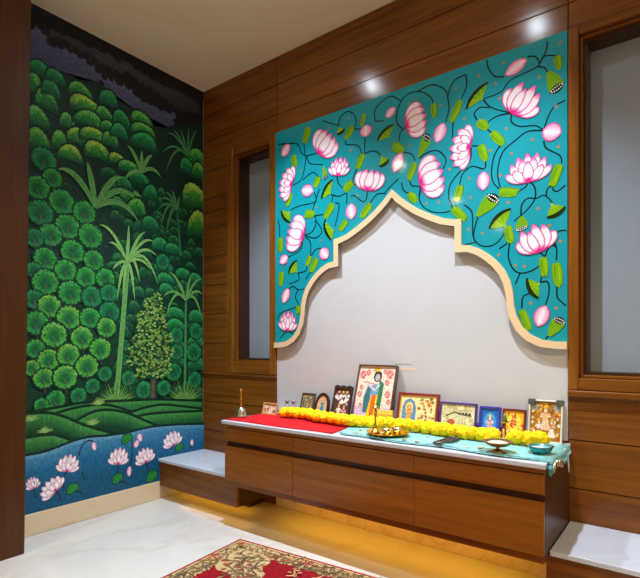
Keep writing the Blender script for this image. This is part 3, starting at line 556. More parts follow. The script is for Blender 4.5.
# leafy pyramid tree
tr0, tr1 = TRUNK
PM.strip([tr0, ((tr0[0] + tr1[0]) / 2, (tr0[1] + tr1[1]) / 2), tr1], lambda t: .02 + .012 * abs(t - .4), (48, 58, 44), (96, 92, 74))
earclip(LEAFTREE, lambda y, z: (18, 72, 46), 't')
ys = [p[0] for p in LEAFTREE]; zs = [p[1] for p in LEAFTREE]; yc = sum(ys) / len(ys)
def inside(p, poly):
    r = False; j = len(poly) - 1
    for i in range(len(poly)):
        if (poly[i][1] > p[1]) != (poly[j][1] > p[1]) and p[0] < (poly[j][0] - poly[i][0]) * (p[1] - poly[i][1]) / (poly[j][1] - poly[i][1]) + poly[i][0]: r = not r
        j = i
    return r
clus = []
for k in range(400):
    p = (rn.uniform(min(ys), max(ys)), rn.uniform(min(zs), max(zs)))
    if inside(p, LEAFTREE) and all(math.hypot(p[0] - q[0], p[1] - q[1]) >.047 for q in clus): clus.append(p)
PM.hold = True
for p in clus:
    for ring, cnt in ((.034, 9), (.02, 6)):
        for j in range(cnt):
            a = 2 * math.pi * j / cnt + rn.random(); q = (p[0] + ring * math.cos(a), p[1] + ring * math.sin(a))
            PM.disc(q, .0105, .0075, [(0, (140, 184, 80)), (1, rn.choice([(120, 176, 66), (86, 150, 60), (168, 200, 110)]))], 5, 0, a)
PM.hold = False; PM.up(); PM.done('painted_leafy_tree', P_MURAL, mural)
# palms
for base, tips, wd, trunk, k in PALM:
    d, m, b = {1: ((10, 60, 40), (30, 108, 64), (84, 162, 94)), 2: ((10, 80, 48), (30, 122, 66), (120, 190, 104)), 3: ((24, 100, 54), (66, 150, 76), (150, 206, 112))}[k]
    if trunk:
        for j in (-1.2, -.4, .4, 1.1):
            off = j * wd * (.5 if k == 3 else .26)
            PM.strip([(base[0] + off * .8, base[1] - .01), ((base[0] + trunk[0]) / 2 + off * .9, (base[1] + trunk[1]) / 2), (trunk[0] + off, trunk[1])], lambda t: wd * (.3 if k == 3 else .17), mixc(m, (24, 90, 50), .35), mixc(m, b, .7))
    for t in sorted(tips, key=lambda q: q[1]):
        dy, dz = t[0] - base[0], t[1] - base[1]
        ctrl = (base[0] + dy * .55, base[1] + dz * .6 + (abs(dy) * .55 + (.1 if dz < -.08 else 0)))
        pth = [cl(q) for q in qpath(base, ctrl, t, 10)]
        PM.strip(pth, lambda q: wd * .52 * max(.06, math.sin(math.pi * min(1, q * .9 + .12)) ** .6), mixc(d, m, .2))
        PM.strip(pth, lambda q: wd * .42 * max(.05, math.sin(math.pi * min(1, q * .9 + .12)) ** .6), b, m if wd > .035 else mixc(m, b, .6))
        if wd > .035: PM.strip(pth, wd * .05, b)
    PM.done('painted_palm', P_MURAL, mural)
for p, r in SPIKE[:2]:
    for j in range(22):
        a = math.pi * (j + .5) / 22; l = r * rn.uniform(.85, 1.25)
        PM.strip([cl((p[0] + l * .12 * math.cos(a), p[1])), cl((p[0] + l * math.cos(a), p[1] + l * .85 * math.sin(a)))], lambda t: .006 * (1 - t) + .0008, (120, 168, 84) if j % 2 else (66, 130, 60))
    PM.done('painted_spiky_grass', P_MURAL, mural)
for hi_, h in enumerate(HILL):
    h = [(Y0 if p[0] < 1.1 else p[0], p[1]) for p in h]; tp = h[:-2]; tp = smooth_path(tp, 6)
    PM.strip([cl((q[0], q[1] + .004)) for q in tp], .012, (6, 44, 28))
    n0 = len(PM.V)
    for fr, col in ((0, (66, 146, 70)), (.25, (38, 112, 56)), (.55, (14, 66, 38)), (1, (10, 48, 30))):
        for q in tp: PM.V.append(PM.f(min(max(q[0], Y0), Y1), q[1] - fr * .15, PM.lay)); PM.C.append(lin(col))
    m = len(tp)
    for i in range(3):
        for j in range(m - 1): a = n0 + i * m + j; PM.F.append((a, a + 1, a + m + 1, a + m))
    PM.up()
    PM.hold = True
    for j in range(46):
        q = tp[rn.randrange(m)]; dz = rn.uniform(.0, .07); l = rn.uniform(.012, .026)
        PM.strip([cl((q[0] + rn.uniform(-.02, .02), q[1] - dz - l)), cl((q[0] + rn.uniform(-.01, .01), q[1] - dz))], .0022, mixc((86, 160, 76), (24, 92, 50), dz / .06))
    PM.hold = False; PM.up(); PM.done('painted_hill', P_MURAL, mural)
for p, r in SPIKE[2:]:
    for j in range(11):
        a = math.pi * (j + .5) / 11; l = r * .42 * rn.uniform(.7, 1.05)
        PM.strip([cl(p), cl((p[0] + l * math.cos(a), p[1] + l * .85 * math.sin(a)))], lambda t: .005 * (1 - t) + .0008, (140, 180, 96))
    PM.done('painted_grass_tuft', P_MURAL, mural)
# river
rp = smooth_path([(Y0, RIVER[0][1] - .004)] + [p for p in RIVER if p[0] > Y0 + .01][0:-1] + [(Y1, RIVER[-1][1])], 4)
PM.strip([(q[0], q[1] + .004) for q in rp], .01, (10, 40, 40))
n0 = len(PM.V); m = len(rp)
LEV = ((0, (110, 168, 196)), (.08, (60, 132, 170)), (.3, (20, 100, 142)), (.65, (8, 84, 122)), (1, (10, 82, 116)))
for fr, col in LEV:
    for i, q in enumerate(rp):
        PM.V.append(PM.f(q[0], q[1] + (.112 - q[1]) * fr, PM.lay)); PM.C.append(lin(mixc(col, (70, 130, 176), .3 * i / m if fr < .5 else 0)))
for i in range(len(LEV) - 1):
    for j in range(m - 1): a = n0 + i * m + j; PM.F.append((a, a + 1, a + m + 1, a + m))
PM.up(); PM.done('painted_river', P_MURAL, mural)
for v in MVINE: PM.strip(smooth_path(v, 5), .0036, (14, 44, 52))
PM.done('painted_lotus_stems', P_MURAL, mural)['kind'] = 'stuff'
for c, r in MPAD:
    PM.poly([(c[0] + r * x, c[1] + r * z) for x, z in ((-.9, -.7), (-1, 0), (-.6, .7), (0, .9), (.15, .6), (.5, .8), (.9, .2), (.8, -.4), (.2, -.5), (-.2, -.85))], (14, 60, 34))
    PM.poly([(c[0] + r * .84 * x, c[1] + r * .84 * z) for x, z in ((-.9, -.7), (-1, 0), (-.6, .7), (0, .9), (.15, .6), (.5, .8), (.9, .2), (.8, -.4), (.2, -.5), (-.2, -.85))], (34, 132, 56))
    PM.done('painted_lily_pad', P_MURAL, mural)
for b, t, wd in MBUD: bud(PM, b, t, wd * .9, (226, 180, 200), (246, 236, 240)); PM.done('painted_bud', P_MURAL, mural)
for b, t, wd in MLOTUS: lotus(PM, 'fan', b, t, wd * 1.05, (226, 160, 188), (250, 242, 244), (250, 236, 240), (196, 130, 164)); PM.done('painted_lotus', P_MURAL, mural)

# ------------------------------------------------------------------ altar cabinet, worktop, benches
CX0, CX1, CY, TOP = -1.968, -.389, 1.760, .567
cab = empty('altar_cabinet', ((CX0 + CX1) / 2, 1.97, .222))
tag(cab, 'long brown veneer altar cabinet floating under the painted arch', 'cabinet')
mk('carcass', *box(CX0, CX1, CY + .018, BY - .0005, .25, TOP - .02, .0015), W_DARK, cab)
mk('top_rail', *box(CX0, CX1, CY + .004, CY + .0175, .529, TOP - .0205, .001), W_CAB, cab)
mk('bottom_panel', *box(-1.945, CX1 - .004, CY + .012, BY - .012, .222, .2495, .001), W_H, cab)
J = [CX0, -1.496, -.869, CX1]
for a, b in zip(J, J[1:]):
    mk('drawer', *box(a + .001, b - .001, CY, CY + .0175, .459, .5265, .0015), W_CAB, cab)
    mk('lower_drawer', *box(a + .001, b - .001, CY, CY + .0175, .2515, .433, .0015), W_CAB, cab)
wt = mk('marble_worktop', *box(CX0 - .014, CX1 + .006, CY - .012, BY - .0005, TOP - .0195, TOP, .004, 2), SLAB, base=True)
tag(wt, 'white marble slab lying on top of the altar cabinet', 'worktop')
def bench(x0, x1, bx0, bx1, label):
    t = empty('low_bench', ((x0 + x1) / 2, 2.0, 0)); tag(t, label, 'bench', 'low benches beside the altar')
    mk('front_board', *box(bx0, bx1, 1.838, 1.856, .082, .2345, .0015), W_H, t)
    mk('carcass', *box(bx0, bx1, 1.8565, BY - .012, .082, .2345), W_DARK, t)
    mk('plinth', *box(bx0 + .03 + (.1 if bx0 > -1 else 0), bx1 - .13, 2.06, BY - .012, 0, .0815), W_DARK, t)
    mk('marble_seat', *box(x0, x1, 1.826, BY - .0005, .235, .2535, .003, 2), SLAB, t)
bench(LX + .0005, CX0 - .002, LX + .0005, -1.957, 'low wooden bench with white marble seat beside the jungle mural')
bench(CX1 + .002, .46, CX1 - .012, .46, 'low wooden bench with white marble seat under the large right window')
def led(name, x0, x1, y, z, label, gain=1.0):
    m = flat('warm_led', (255, 200, 120), 0.5, emit=(LED_STRIP[0] * gain, LED_STRIP[1]))
    o = mk(name, *box(x0, x1, y - .05, y + .05, z - .006, z), m); tag(o, label, 'light strip'); return o
led('led_strip', -1.78, -.5, 2.02, .2215, 'warm LED strip under the altar cabinet')
led('led_strip', LX + .05, -2.0, 1.99, .0815, 'warm LED strip under the bench beside the mural', .3)

# ------------------------------------------------------------------ rug
rug = empty('patterned_rug', (-1.774, 1.687, 0), (0, 0, R(4.6)), local=True)
tag(rug, 'red and beige patterned rug lying on the white marble floor', 'rug')
RW, RL, RH = 1.5, 2.1, .008
mk('pile', *box(0, RW, -RL, 0, .0005, RH, .003), flat('rug_wool_red', (140, 26, 30), .95, noise=.2, scale=200), rug)
PR = Paint(lambda a, b, l: (a, -b, RH + .0002 + l)); PR.step = 2e-5
def rframe(d0, d1, col):
    PR.poly([(d0, d0), (RW - d0, d0), (RW - d1, d1), (d1, d1)], col); PR.poly([(d0, RL - d0), (RW - d0, RL - d0), (RW - d1, RL - d1), (d1, RL - d1)], col)
    PR.poly([(d0, d0), (d1, d1), (d1, RL - d1), (d0, RL - d0)], col); PR.poly([(RW - d0, d0), (RW - d1, d1), (RW - d1, RL - d1), (RW - d0, RL - d0)], col)
rframe(.016, .024, (196, 176, 130)); rframe(.024, .030, (92, 66, 48)); rframe(.030, .122, (180, 160, 116))
PR.done('border_ground', P_RUG, rug)
rn = random.Random(5)
def scroll(x, y, ang, s, c1, c2):
    ca, sa = math.cos(ang), math.sin(ang)
    g = lambda u, v: (x + (u * ca - v * sa) * s, y + (u * sa + v * ca) * s)
    PR.strip([g(*q) for q in smooth_path([(-1, -.3), (-.5, .25), (.1, .1), (.6, -.3), (1, .2)], 4)], lambda t: s * .09, c1)
    for u, v, a in ((-.6, .3, 1.2), (-.2, -.25, -1.1), (.3, .3, .9), (.75, -.35, -.8), (0, .15, 2.2)):
        q = [g(u + r * math.cos(a), v + r * math.sin(a)) for r in (0, .2, .42, .6)]
        PR.strip(q, lambda t: s * .2 * max(.05, math.sin(math.pi * (t * .9 + .07))), c1, c2)
k = 0
for e in range(40):
    d = .07 + e * .075
    for lane, off in ((.052, 0), (.076, .05), (.1, .025)):
        for swap in (0, 1):
            L = RL if swap else RW
            q = (lane, d + off) if swap else (d + off, lane)
            if d + off > L - .07 or (swap and d + off < .12): continue
            k += 1
            c = [((104, 82, 58), (150, 124, 84)), ((84, 70, 56), (128, 104, 72)), ((128, 100, 66), (176, 150, 102)), ((150, 56, 48), (186, 96, 72))][rn.choice((0, 0, 1, 1, 2, 2, 3))]
            scroll(q[0], q[1], rn.uniform(-.6, .6) + (1.57 if swap else 0), rn.uniform(.034, .042), *c)
PR.done('border_scrolls', P_RUG, rug)['kind'] = 'stuff'
for x, y in ((.076, .076),):
    for a in range(8): PR.strip([(x, y), (x + .036 * math.cos(a * .785), y + .036 * math.sin(a * .785))], lambda t: .012 * math.sin(math.pi * (t * .9 + .08)), (96, 70, 52), (170, 140, 96))
    PR.disc((x, y), .014, .014, [(0, (160, 50, 44)), (1, (160, 50, 44))], 10)
PR.done('corner_rosette', P_RUG, rug)
# scalloped edge of the red field
pts = []
def side(a, b, n):
    for i in range(n):
        for t, h in ((0, 0), (.2, -.010), (.5, -.016), (.8, -.010)):
            u = (i + t) / n; x = a[0] + (b[0] - a[0]) * u; y = a[1] + (b[1] - a[1]) * u
            l = math.hypot(b[0] - a[0], b[1] - a[1]); nx, ny = (b[1] - a[1]) / l, -(b[0] - a[0]) / l
            pts.append((x + nx * h, y + ny * h))
q0, q1 = .128, .128
side((q0, q1), (RW - q0, q1), 13); side((RW - q0, q1), (RW - q0, RL - q1), 20); side((RW - q0, RL - q1), (q0, RL - q1), 13); side((q0, RL - q1), (q0, q1), 20)
PR.poly(pts, (132, 20, 32)); PR.done('field', P_RUG, rug)
for sx, sy in ((1, 1), (-1, 1), (1, -1), (-1, -1)):
    g = lambda x, y: (x if sx > 0 else RW - x, y if sy > 0 else RL - y)
    q = bumpy([(.118, .118), (.24, .118), (.31, .15), (.32, .22), (.37, .27), (.37, .36), (.29, .38), (.24, .33), (.16, .33), (.118, .26)], .004)
    PR.poly([g(*p) for p in q], (180, 160, 116))
    for x, y, a in ((.17, .16, .7), (.23, .17, 2.4), (.28, .19, 2), (.16, .23, .2), (.2, .28, 1), (.28, .29, .8), (.33, .33, 2.2), (.25, .25, .3), (.21, .21, 1.5), (.31, .26, 1.1), (.26, .33, 2.7)):
        scroll(*g(x, y), a, .05, *rn.choice([((84, 66, 52), (150, 124, 84)), ((104, 82, 58), (150, 60, 50))]))
PR.done('spandrels', P_RUG, rug)['kind'] = 'stuff'
for i in range(9):
    for j in range(13):
        x, y = .2 + i * .13, .2 + j * .145
        if x > RW - .15 or y > RL - .15 or (x < .42 and y < .42): continue
        scroll(x + rn.uniform(-.02, .02), y, rn.uniform(0, 6), .035, (196, 170, 120), (90, 64, 50))
PR.done('field_scrolls', P_RUG, rug)['kind'] = 'stuff'

# ------------------------------------------------------------------ cloths on the worktop
RED = flat('red_cloth', (200, 22, 30), .9, noise=.08, scale=60, bump=.3, spec=.2)
CYAN = flat('turquoise_brocade', (120, 202, 208), .38, noise=.45, scale=38, bump=.9, spec=.6)  # strong noise paints pale glints and ruffle tones into the colour
def cloth(name, outline, mat, amp, seed, n=26, thick=.003):
    """a rumpled sheet over an outline; outline(u, v) -> (x, y, z)"""
    r = random.Random(seed); ph = [(r.uniform(8, 40), r.uniform(8, 40), r.uniform(0, 6)) for _ in range(6)]
    V, F = [], []
    for s in (1, 0):
        for i in range(n + 1):
            for j in range(n // 2 + 1):
                u, v = i / n, j / (n // 2); x, y, z = outline(u, v)
                b = sum(math.sin(x * a + y * c + p) for a, c, p in ph) / 6
                V.append((x, y, z + max(0, amp * (.5 + b)) * (1 if s else 0) + (thick if s else .0004)))
    m = n // 2 + 1; k = (n + 1) * m
    for i in range(n):
        for j in range(m - 1):
            a = i * m + j; F.append((a, a + m, a + m + 1, a + 1)); a += k; F.append((a, a + 1, a + m + 1, a + m))
    for i in range(n):
        for j in (0, m - 1): a = i * m + j; F.append((a, a + m, a + m + k, a + k))
    for j in range(m - 1):
        for i in (0, n): a = i * m + j; F.append((a, a + 1, a + 1 + k, a + k))
    return mk(name, V, F, mat, smooth=True, base=True)
def red_out(u, v):
    xf = -1.972 + u * .70; yf = 1.765 + .006 * math.sin(9 * u)
    xb = -1.93 + u * .60; yb = 2.10
    return (xf + (xb - xf) * v, yf + (yb - yf) * v, TOP)
tag(cloth('red_cloth', red_out, RED, .004, 2), 'plain red cloth spread under the brass bell', 'cloth')
def cyan_out(u, v):
    xf = -1.235 + u * .853; xb = -1.325 + u * .945
    yf = 1.772 + .010 * math.sin(14 * u) ; yb = 2.03 + .09 * u ** 5
    x = xf + (xb - xf) * v; y = yf + (yb - yf) * v; z = TOP + .004
    if u > .93:                                   # falls over the cabinet's right end
        t = (u - .93) / .07; z -= .002 + t * (.034 - .012 * math.sin(7 * v)); x = CX1 + .010 + .008 * t + .002 * math.sin(20 * v)
        z += .010 * max(0, 1 - t * 2.2)
    return (x, y, z)
cy = cloth('turquoise_cloth', cyan_out, CYAN, .0075, 5, 56)
tag(cy, 'turquoise brocade cloth with gold trim spread over the right worktop', 'cloth')
GOLD = flat('gold_trim', (214, 178, 110), .4, metal=.6)
rn = random.Random(9)
for k in range(34):
    u = rn.uniform(.03, .9); v = rn.choice([rn.uniform(.02, .1), rn.uniform(.1, .5)])
    x, y, z = cyan_out(u, v); s = rn.uniform(.006, .011)
    mk('gold_flower', *lathe([(s, 0), (s * 1.1, .0015), (s * .3, .003)], x, y, z + .009, 7), GOLD if k % 3 else SILVER, cy)
for k in range(9):
    x, y, z = cyan_out(1, k / 8 * .55)
    mk('trim_piece', *box(x - .006, x + .004, y - .01, y + .01, z - .01, z + .012, .003), GOLD if k % 2 else SILVER, cy)
V, F = tube([(-.374, 2.02, TOP + .006), (-.371, 2.05, .545), (-.370, 2.062, .51), (-.370, 2.066, .478)], [.003, .003, .0035, .002], 6); mk('tassel_cord', V, F, flat('pale_cord', (200, 214, 204), .7), cy)
V, F = tube([(-.376, 1.786, TOP - .012), (-.372, 1.775, .545), (-.372, 1.768, .525)], [.008, .011, .004], 7); mk('tassel', V, F, flat('teal_tassel', (60, 130, 130), .7), cy)

# ------------------------------------------------------------------ framed pictures
def ell(P, cx, cz, rx, rz, col, n=14): P.disc((cx, cz), rx, rz, [(0, col), (1, col)], n)
def rect(P, x0, x1, z0, z1, col): P.poly([(x0, z0), (x1, z0), (x1, z1), (x0, z1)], col)
def figure(P, cx, z0, s, skin, top, skirt, hair, crown):
    """a standing or seated painted figure of height s"""
    P.poly([(cx - .20 * s, z0), (cx + .20 * s, z0), (cx + .10 * s, z0 + .5 * s), (cx - .10 * s, z0 + .5 * s)], skirt)
    P.poly([(cx - .10 * s, z0 + .48 * s), (cx + .10 * s, z0 + .48 * s), (cx + .15 * s, z0 + .72 * s), (cx - .15 * s, z0 + .72 * s)], top)
    P.strip([(cx - .14 * s, z0 + .7 * s), (cx - .2 * s, z0 + .55 * s), (cx - .02 * s, z0 + .58 * s)], .03 * s, skin)
    P.strip([(cx + .14 * s, z0 + .7 * s), (cx + .2 * s, z0 + .55 * s), (cx + .04 * s, z0 + .62 * s)], .03 * s, skin)
    ell(P, cx, z0 + .83 * s, .11 * s, .13 * s, hair); ell(P, cx, z0 + .81 * s, .075 * s, .09 * s, skin)
    P.poly([(cx - .1 * s, z0 + .9 * s), (cx + .1 * s, z0 + .9 * s), (cx + .05 * s, z0 + 1.02 * s), (cx, z0 + 1.08 * s), (cx - .05 * s, z0 + 1.02 * s)], crown)
def art_a(P, w, h):
    rect(P, 0, w, 0, h, (232, 206, 188)); rect(P, 0, w, 0, h * .3, (206, 176, 196))
    for x, z, r in ((.12, .84, .1), (.26, .88, .07), (.85, .86, .1), (.8, .72, .07), (.1, .5, .07), (.12, .62, .06), (.85, .52, .08), (.9, .4, .06), (.72, .9, .06), (.16, .32, .05)):
        for k in range(6): ell(P, w * x + math.cos(k) * r * w * .55, h * z + math.sin(k) * r * w * .7, r * w * .45, r * w * .45, [(206, 112, 98), (220, 146, 126), (196, 104, 104)][k % 3], 7)
    P.poly([(w * .24, h * .2), (w * .38, h * .2), (w * .42, h * .62), (w * .3, h * .66), (w * .22, h * .45)], (46, 106, 118))
    P.poly([(w * .6, h * .12), (w * .7, h * .2), (w * .72, h * .7), (w * .6, h * .76), (w * .55, h * .5)], (38, 112, 70))
    P.poly([(w * .32, h * .06), (w * .58, h * .04), (w * .6, h * .5), (w * .42, h * .5)], (244, 186, 24))
    P.poly([(w * .43, h * .12), (w * .54, h * .12), (w * .55, h * .52), (w * .44, h * .5)], (222, 92, 34))
    P.poly([(w * .38, h * .5), (w * .6, h * .5), (w * .62, h * .7), (w * .4, h * .66)], (110, 150, 176))
    P.strip([(w * .6, h * .68), (w * .5, h * .58), (w * .28, h * .68)], w * .03, (196, 190, 190))
    P.strip([(w * .16, h * .72), (w * .5, h * .68)], w * .012, (170, 120, 140))
    ell(P, w * .53, h * .82, w * .11, h * .1, (40, 40, 34)); ell(P, w * .53, h * .80, w * .065, h * .062, (176, 170, 178))
    P.poly([(w * .38, h * .9), (w * .58, h * .9), (w * .54, h * .985), (w * .42, h * .97)], (206, 168, 40))
def blobs(P, w, h, cols, n, s, seed, x0=.06, x1=.94, z0=.06, z1=.94):
    r = random.Random(seed)
    for k in range(n): ell(P, w * r.uniform(x0, x1), h * r.uniform(z0, z1), s * r.uniform(.6, 1.3), s * r.uniform(.6, 1.3), r.choice(cols), 7)
def art_b(P, w, h):
    rect(P, 0, w, 0, h, (84, 56, 50)); blobs(P, w, h, [(236, 226, 226), (220, 196, 196), (230, 236, 230)], 26, .008, 1, .1, .9, .5, .8)
    figure(P, w * .35, 0, h * .5, (230, 200, 190), (240, 236, 232), (208, 150, 160), (50, 30, 24), (200, 160, 60)); figure(P, w * .68, 0, h * .46, (230, 200, 190), (200, 90, 100), (240, 230, 226), (50, 30, 24), (200, 160, 60))
    for k in range(3): ell(P, w * (.25 + .25 * k), h * .9, w * .08, h * .05, (206, 160, 96))
def art_c(P, w, h):
    ell(P, w * .5, h * .5, w * .48, h * .48, (214, 170, 130)); figure(P, w * .5, h * .1, h * .72, (210, 190, 160), (30, 120, 130), (44, 150, 160), (60, 30, 20), (220, 180, 70))
def art_d(P, w, h):
    rect(P, 0, w, 0, h, (120, 110, 76)); blobs(P, w, h, [(176, 160, 110), (80, 76, 60), (200, 184, 140), (140, 110, 70)], 46, .006, 4)
def art_f(P, w, h):
    rect(P, 0, w, 0, h, (222, 190, 160)); blobs(P, w, h, [(240, 228, 210), (206, 120, 96), (236, 206, 186), (150, 96, 70)], 30, .008, 6); figure(P, w * .5, h * .05, h * .8, (240, 220, 200), (226, 120, 90), (240, 230, 220), (80, 50, 40), (210, 170, 80))
def art_g(P, w, h):
    rect(P, 0, w, 0, h, (232, 196, 112)); rect(P, w * .04, w * .96, h * .06, h * .94, (240, 214, 150))
    P.poly([(w * .08, h * .08), (w * .46, h * .08), (w * .46, h * .6), (w * .4, h * .8), (w * .27, h * .9), (w * .14, h * .8), (w * .08, h * .6)], (96, 140, 170))
    ell(P, w * .27, h * .6, w * .1, h * .18, (244, 206, 120)); figure(P, w * .27, h * .1, h * .62, (236, 180, 120), (232, 140, 50), (226, 160, 66), (90, 60, 40), (236, 190, 60))
    blobs(P, w, h, [(190, 140, 60), (120, 110, 60), (226, 150, 70), (150, 90, 50)], 46, .007, 8, .53, .93, .1, .9)
def art_h(P, w, h):
    rect(P, 0, w, 0, h, (206, 196, 146)); blobs(P, w, h, [(222, 212, 166), (188, 176, 120)], 24, .014, 3)
    P.strip([(w * .15, h * .55), (w * .4, h * .7), (w * .7, h * .62), (w * .9, h * .6)], .003, (60, 60, 50))
    for x in (.55, .65, .74, .84): ell(P, w * x, h * .66, w * .04, h * .05, (60, 66, 60), 8)
    ell(P, w * .32, h * .34, w * .11, h * .11, (186, 84, 60)); ell(P, w * .24, h * .3, w * .06, h * .08, (150, 100, 70)); P.strip([(w * .1, h * .16), (w * .6, h * .12)], .005, (130, 120, 80))
def art_i(P, w, h):
    rect(P, 0, w, 0, h, (24, 100, 176)); ell(P, w * .5, h * .5, w * .34, h * .34, (70, 150, 206)); figure(P, w * .5, h * .08, h * .66, (240, 210, 200), (226, 120, 130), (236, 150, 150), (60, 50, 60), (236, 196, 90))
def art_j(P, w, h):
    rect(P, 0, w, 0, h, (240, 170, 30)); ell(P, w * .5, h * .6, w * .34, h * .3, (250, 212, 70)); figure(P, w * .5, h * .08, h * .78, (240, 190, 110), (226, 120, 40), (240, 210, 90), (150, 80, 30), (246, 226, 110))
    blobs(P, w, h, [(196, 90, 30), (250, 220, 120), (210, 60, 40)], 20, .006, 12)
def art_k(P, w, h):
    rect(P, 0, w, 0, h, (166, 112, 30)); blobs(P, w, h, [(206, 150, 50), (120, 80, 24), (226, 180, 90), (230, 210, 180), (176, 70, 40)], 90, .006, 15)
    figure(P, w * .5, h * .28, h * .6, (230, 200, 170), (220, 170, 120), (226, 190, 150), (110, 70, 30), (236, 180, 50)); figure(P, w * .3, h * .1, h * .45, (230, 200, 180), (236, 220, 200), (206, 120, 90), (80, 50, 30), (220, 160, 50)); figure(P, w * .7, h * .1, h * .45, (230, 200, 180), (206, 120, 70), (236, 220, 200), (80, 50, 30), (220, 160, 50))
    for x in (.14, .86): ell(P, w * x, h * .84, w * .12, h * .09, (150, 160, 150))
def picture(x0, x1, ytop, ztop, frw, fcol, art, label, style='rect', depth=.014, gilt=None, lean=None, zbase=TOP, tilt=0):
    """framed print leaning back on the wall: x range and the top edge's place"""
    lean = R(lean or 12); h = (ztop - zbase) / math.cos(lean) - .001; wd = x1 - x0
    t = empty('framed_picture', ((x0 + x1) / 2, ytop - h * math.sin(lean) - .002, zbase + depth * math.sin(lean) * .0 + .0008), (-lean, 0, tilt), local=True)
    tag(t, label, 'picture', 'framed pictures on the altar')
    fm = flat('frame_paint', fcol, .35, coat=.2)
    X0, X1 = -wd / 2, wd / 2; b = frw
    if style == 'oval':
        n = 28
        def out(k, s): 
            a = 2 * math.pi * k / n
            x = math.cos(a); z = math.sin(a); q = (abs(x) ** 3 + abs(z) ** 3) ** (-1 / 3) if z < 0 else 1
            return (x * q * (wd / 2 - s), h / 2 + z * q * (h / 2 - s))
        V, F = [], []
        for k in range(n):
            p, q = out(k, 0), out(k, b)
            V += [(p[0], 0, p[1]), (q[0], 0, q[1]), (q[0], depth, q[1]), (p[0], depth, p[1])]
        for k in range(n):
            for j in range(4): k2 = (k + 1) % n; F.append((k * 4 + j, k * 4 + (j + 1) % 4, k2 * 4 + (j + 1) % 4, k2 * 4 + j))
        mk('frame', V, F, fm, t)
        V = [(out(k, b * .5)[0], depth * .5, out(k, b * .5)[1]) for k in range(n)] + [(out(k, b * .5)[0], depth * .95, out(k, b * .5)[1]) for k in range(n)]
        F = [tuple(range(n)), tuple(range(n, 2 * n))[::-1]] + [(k, (k + 1) % n, n + (k + 1) % n, n + k) for k in range(n)]
        mk('backing', V, F, flat('backing_board', (90, 60, 40), .8), t)
    else:
        for nme, q in (('frame_stile', (X0, X0 + b, 0, h)), ('frame_stile', (X1 - b, X1, 0, h)), ('frame_rail', (X0 + b, X1 - b, h - b, h)), ('frame_rail', (X0 + b, X1 - b, 0, b))):
            mk(nme, *box(q[0], q[1], 0, depth, q[2], q[3], min(.002, b * .3)), fm, t)
        if gilt:
            g = b * .35; gm = flat('gilt_fillet', gilt, .35, metal=.5)
            for q in ((X0 + b, X0 + b + g, b, h - b), (X1 - b - g, X1 - b, b, h - b), (X0 + b, X1 - b, h - b - g, h - b), (X0 + b, X1 - b, b, b + g)):
                mk('fillet', *box(q[0], q[1], .003, depth * .7, q[2], q[3]), gm, t)
        mk('backing', *box(X0 + b * .6, X1 - b * .6, depth * .5, depth * .95, b * .6, h - b * .6), flat('backing_board', (90, 60, 40), .8), t)
        if style == 'crest':
            V, F = [], []
            for k in range(13):
                a = k / 12; x = X0 + wd * a; z = h + .004 + .008 * abs(math.sin(a * math.pi * 3))
                V += [(x, 0, h - .001), (x, 0, z), (x, depth, z), (x, depth, h - .001)]
            for k in range(12):
                for j in range(4): F.append((k * 4 + j, k * 4 + (j + 1) % 4, k * 4 + 4 + (j + 1) % 4, k * 4 + 4 + j))
            F += [(0, 1, 2, 3), (48, 51, 50, 49)]
            mk('crest', V, F, fm, t)
        if style == 'corners':
            cm = flat('corner_metal', (86, 90, 84), .5, metal=.4)
            for x, z in ((X0, h), (X1, h)):
                s = 1 if x < 0 else -1
                mk('corner_cap', *box(min(x - s * .003, x + s * .026), max(x - s * .003, x + s * .026), -.003, depth + .001, z - .02, z + .003, .002), cm, t)
    ix0, iw, iz0, ih = X0 + b * .8, wd - 1.6 * b, b * .8, h - 1.6 * b
    P = Paint(lambda a, z, l: (ix0 + a, depth * .46 - l * .7, iz0 + z)); art(P, iw, ih); P.done('print', P_PRINT, t)
    return t
picture(-1.377, -1.155, 2.158, TOP + .298, .005, (92, 60, 56), art_a, 'largest framed print, a flute player in yellow on pale pink', lean=17, depth=.026)
picture(-1.528, -1.412, 2.15, TOP + .172, .010, (62, 40, 30), art_b, 'narrow dark ornate frame with scalloped crest beside the largest print', 'crest', lean=16)
picture(-1.650, -1.555, 2.15, TOP + .136, .012, (58, 30, 20), art_c, 'small dark round-topped picture with a turquoise figure', 'oval', lean=16)
picture(-1.752, -1.660, 2.15, TOP + .128, .005, (74, 62, 46), art_d, 'small grey-gold mosaic picture left of the round-topped one', lean=18)
picture(-1.965, -1.855, 2.055, TOP + .068, .008, (196, 150, 90), art_f, 'smallest landscape picture in pale gilt frame near the brass bell', lean=14, depth=.012)
picture(-1.141, -.928, 2.15, TOP + .168, .013, (126, 40, 40), art_g, 'maroon framed landscape print with a blue arch on gold', gilt=(230, 190, 100), lean=14)
picture(-.926, -.752, 2.15, TOP + .137, .009, (80, 40, 120), art_h, 'purple framed landscape print with dark birds on khaki', lean=13)
picture(-.741, -.648, 2.15, TOP + .13, .010, (60, 50, 150), art_i, 'small upright picture with bright blue ground and pink figure', lean=13)
picture(-.642, -.545, 2.15, TOP + .127, .009, (110, 36, 34), art_j, 'small upright picture with bright orange-yellow ground', lean=13)
picture(-.538, -.408, 2.165, TOP + .171, .006, (228, 224, 214), art_k, 'rightmost upright gold picture with grey corner caps and white edge', 'corners', lean=10, depth=.016)
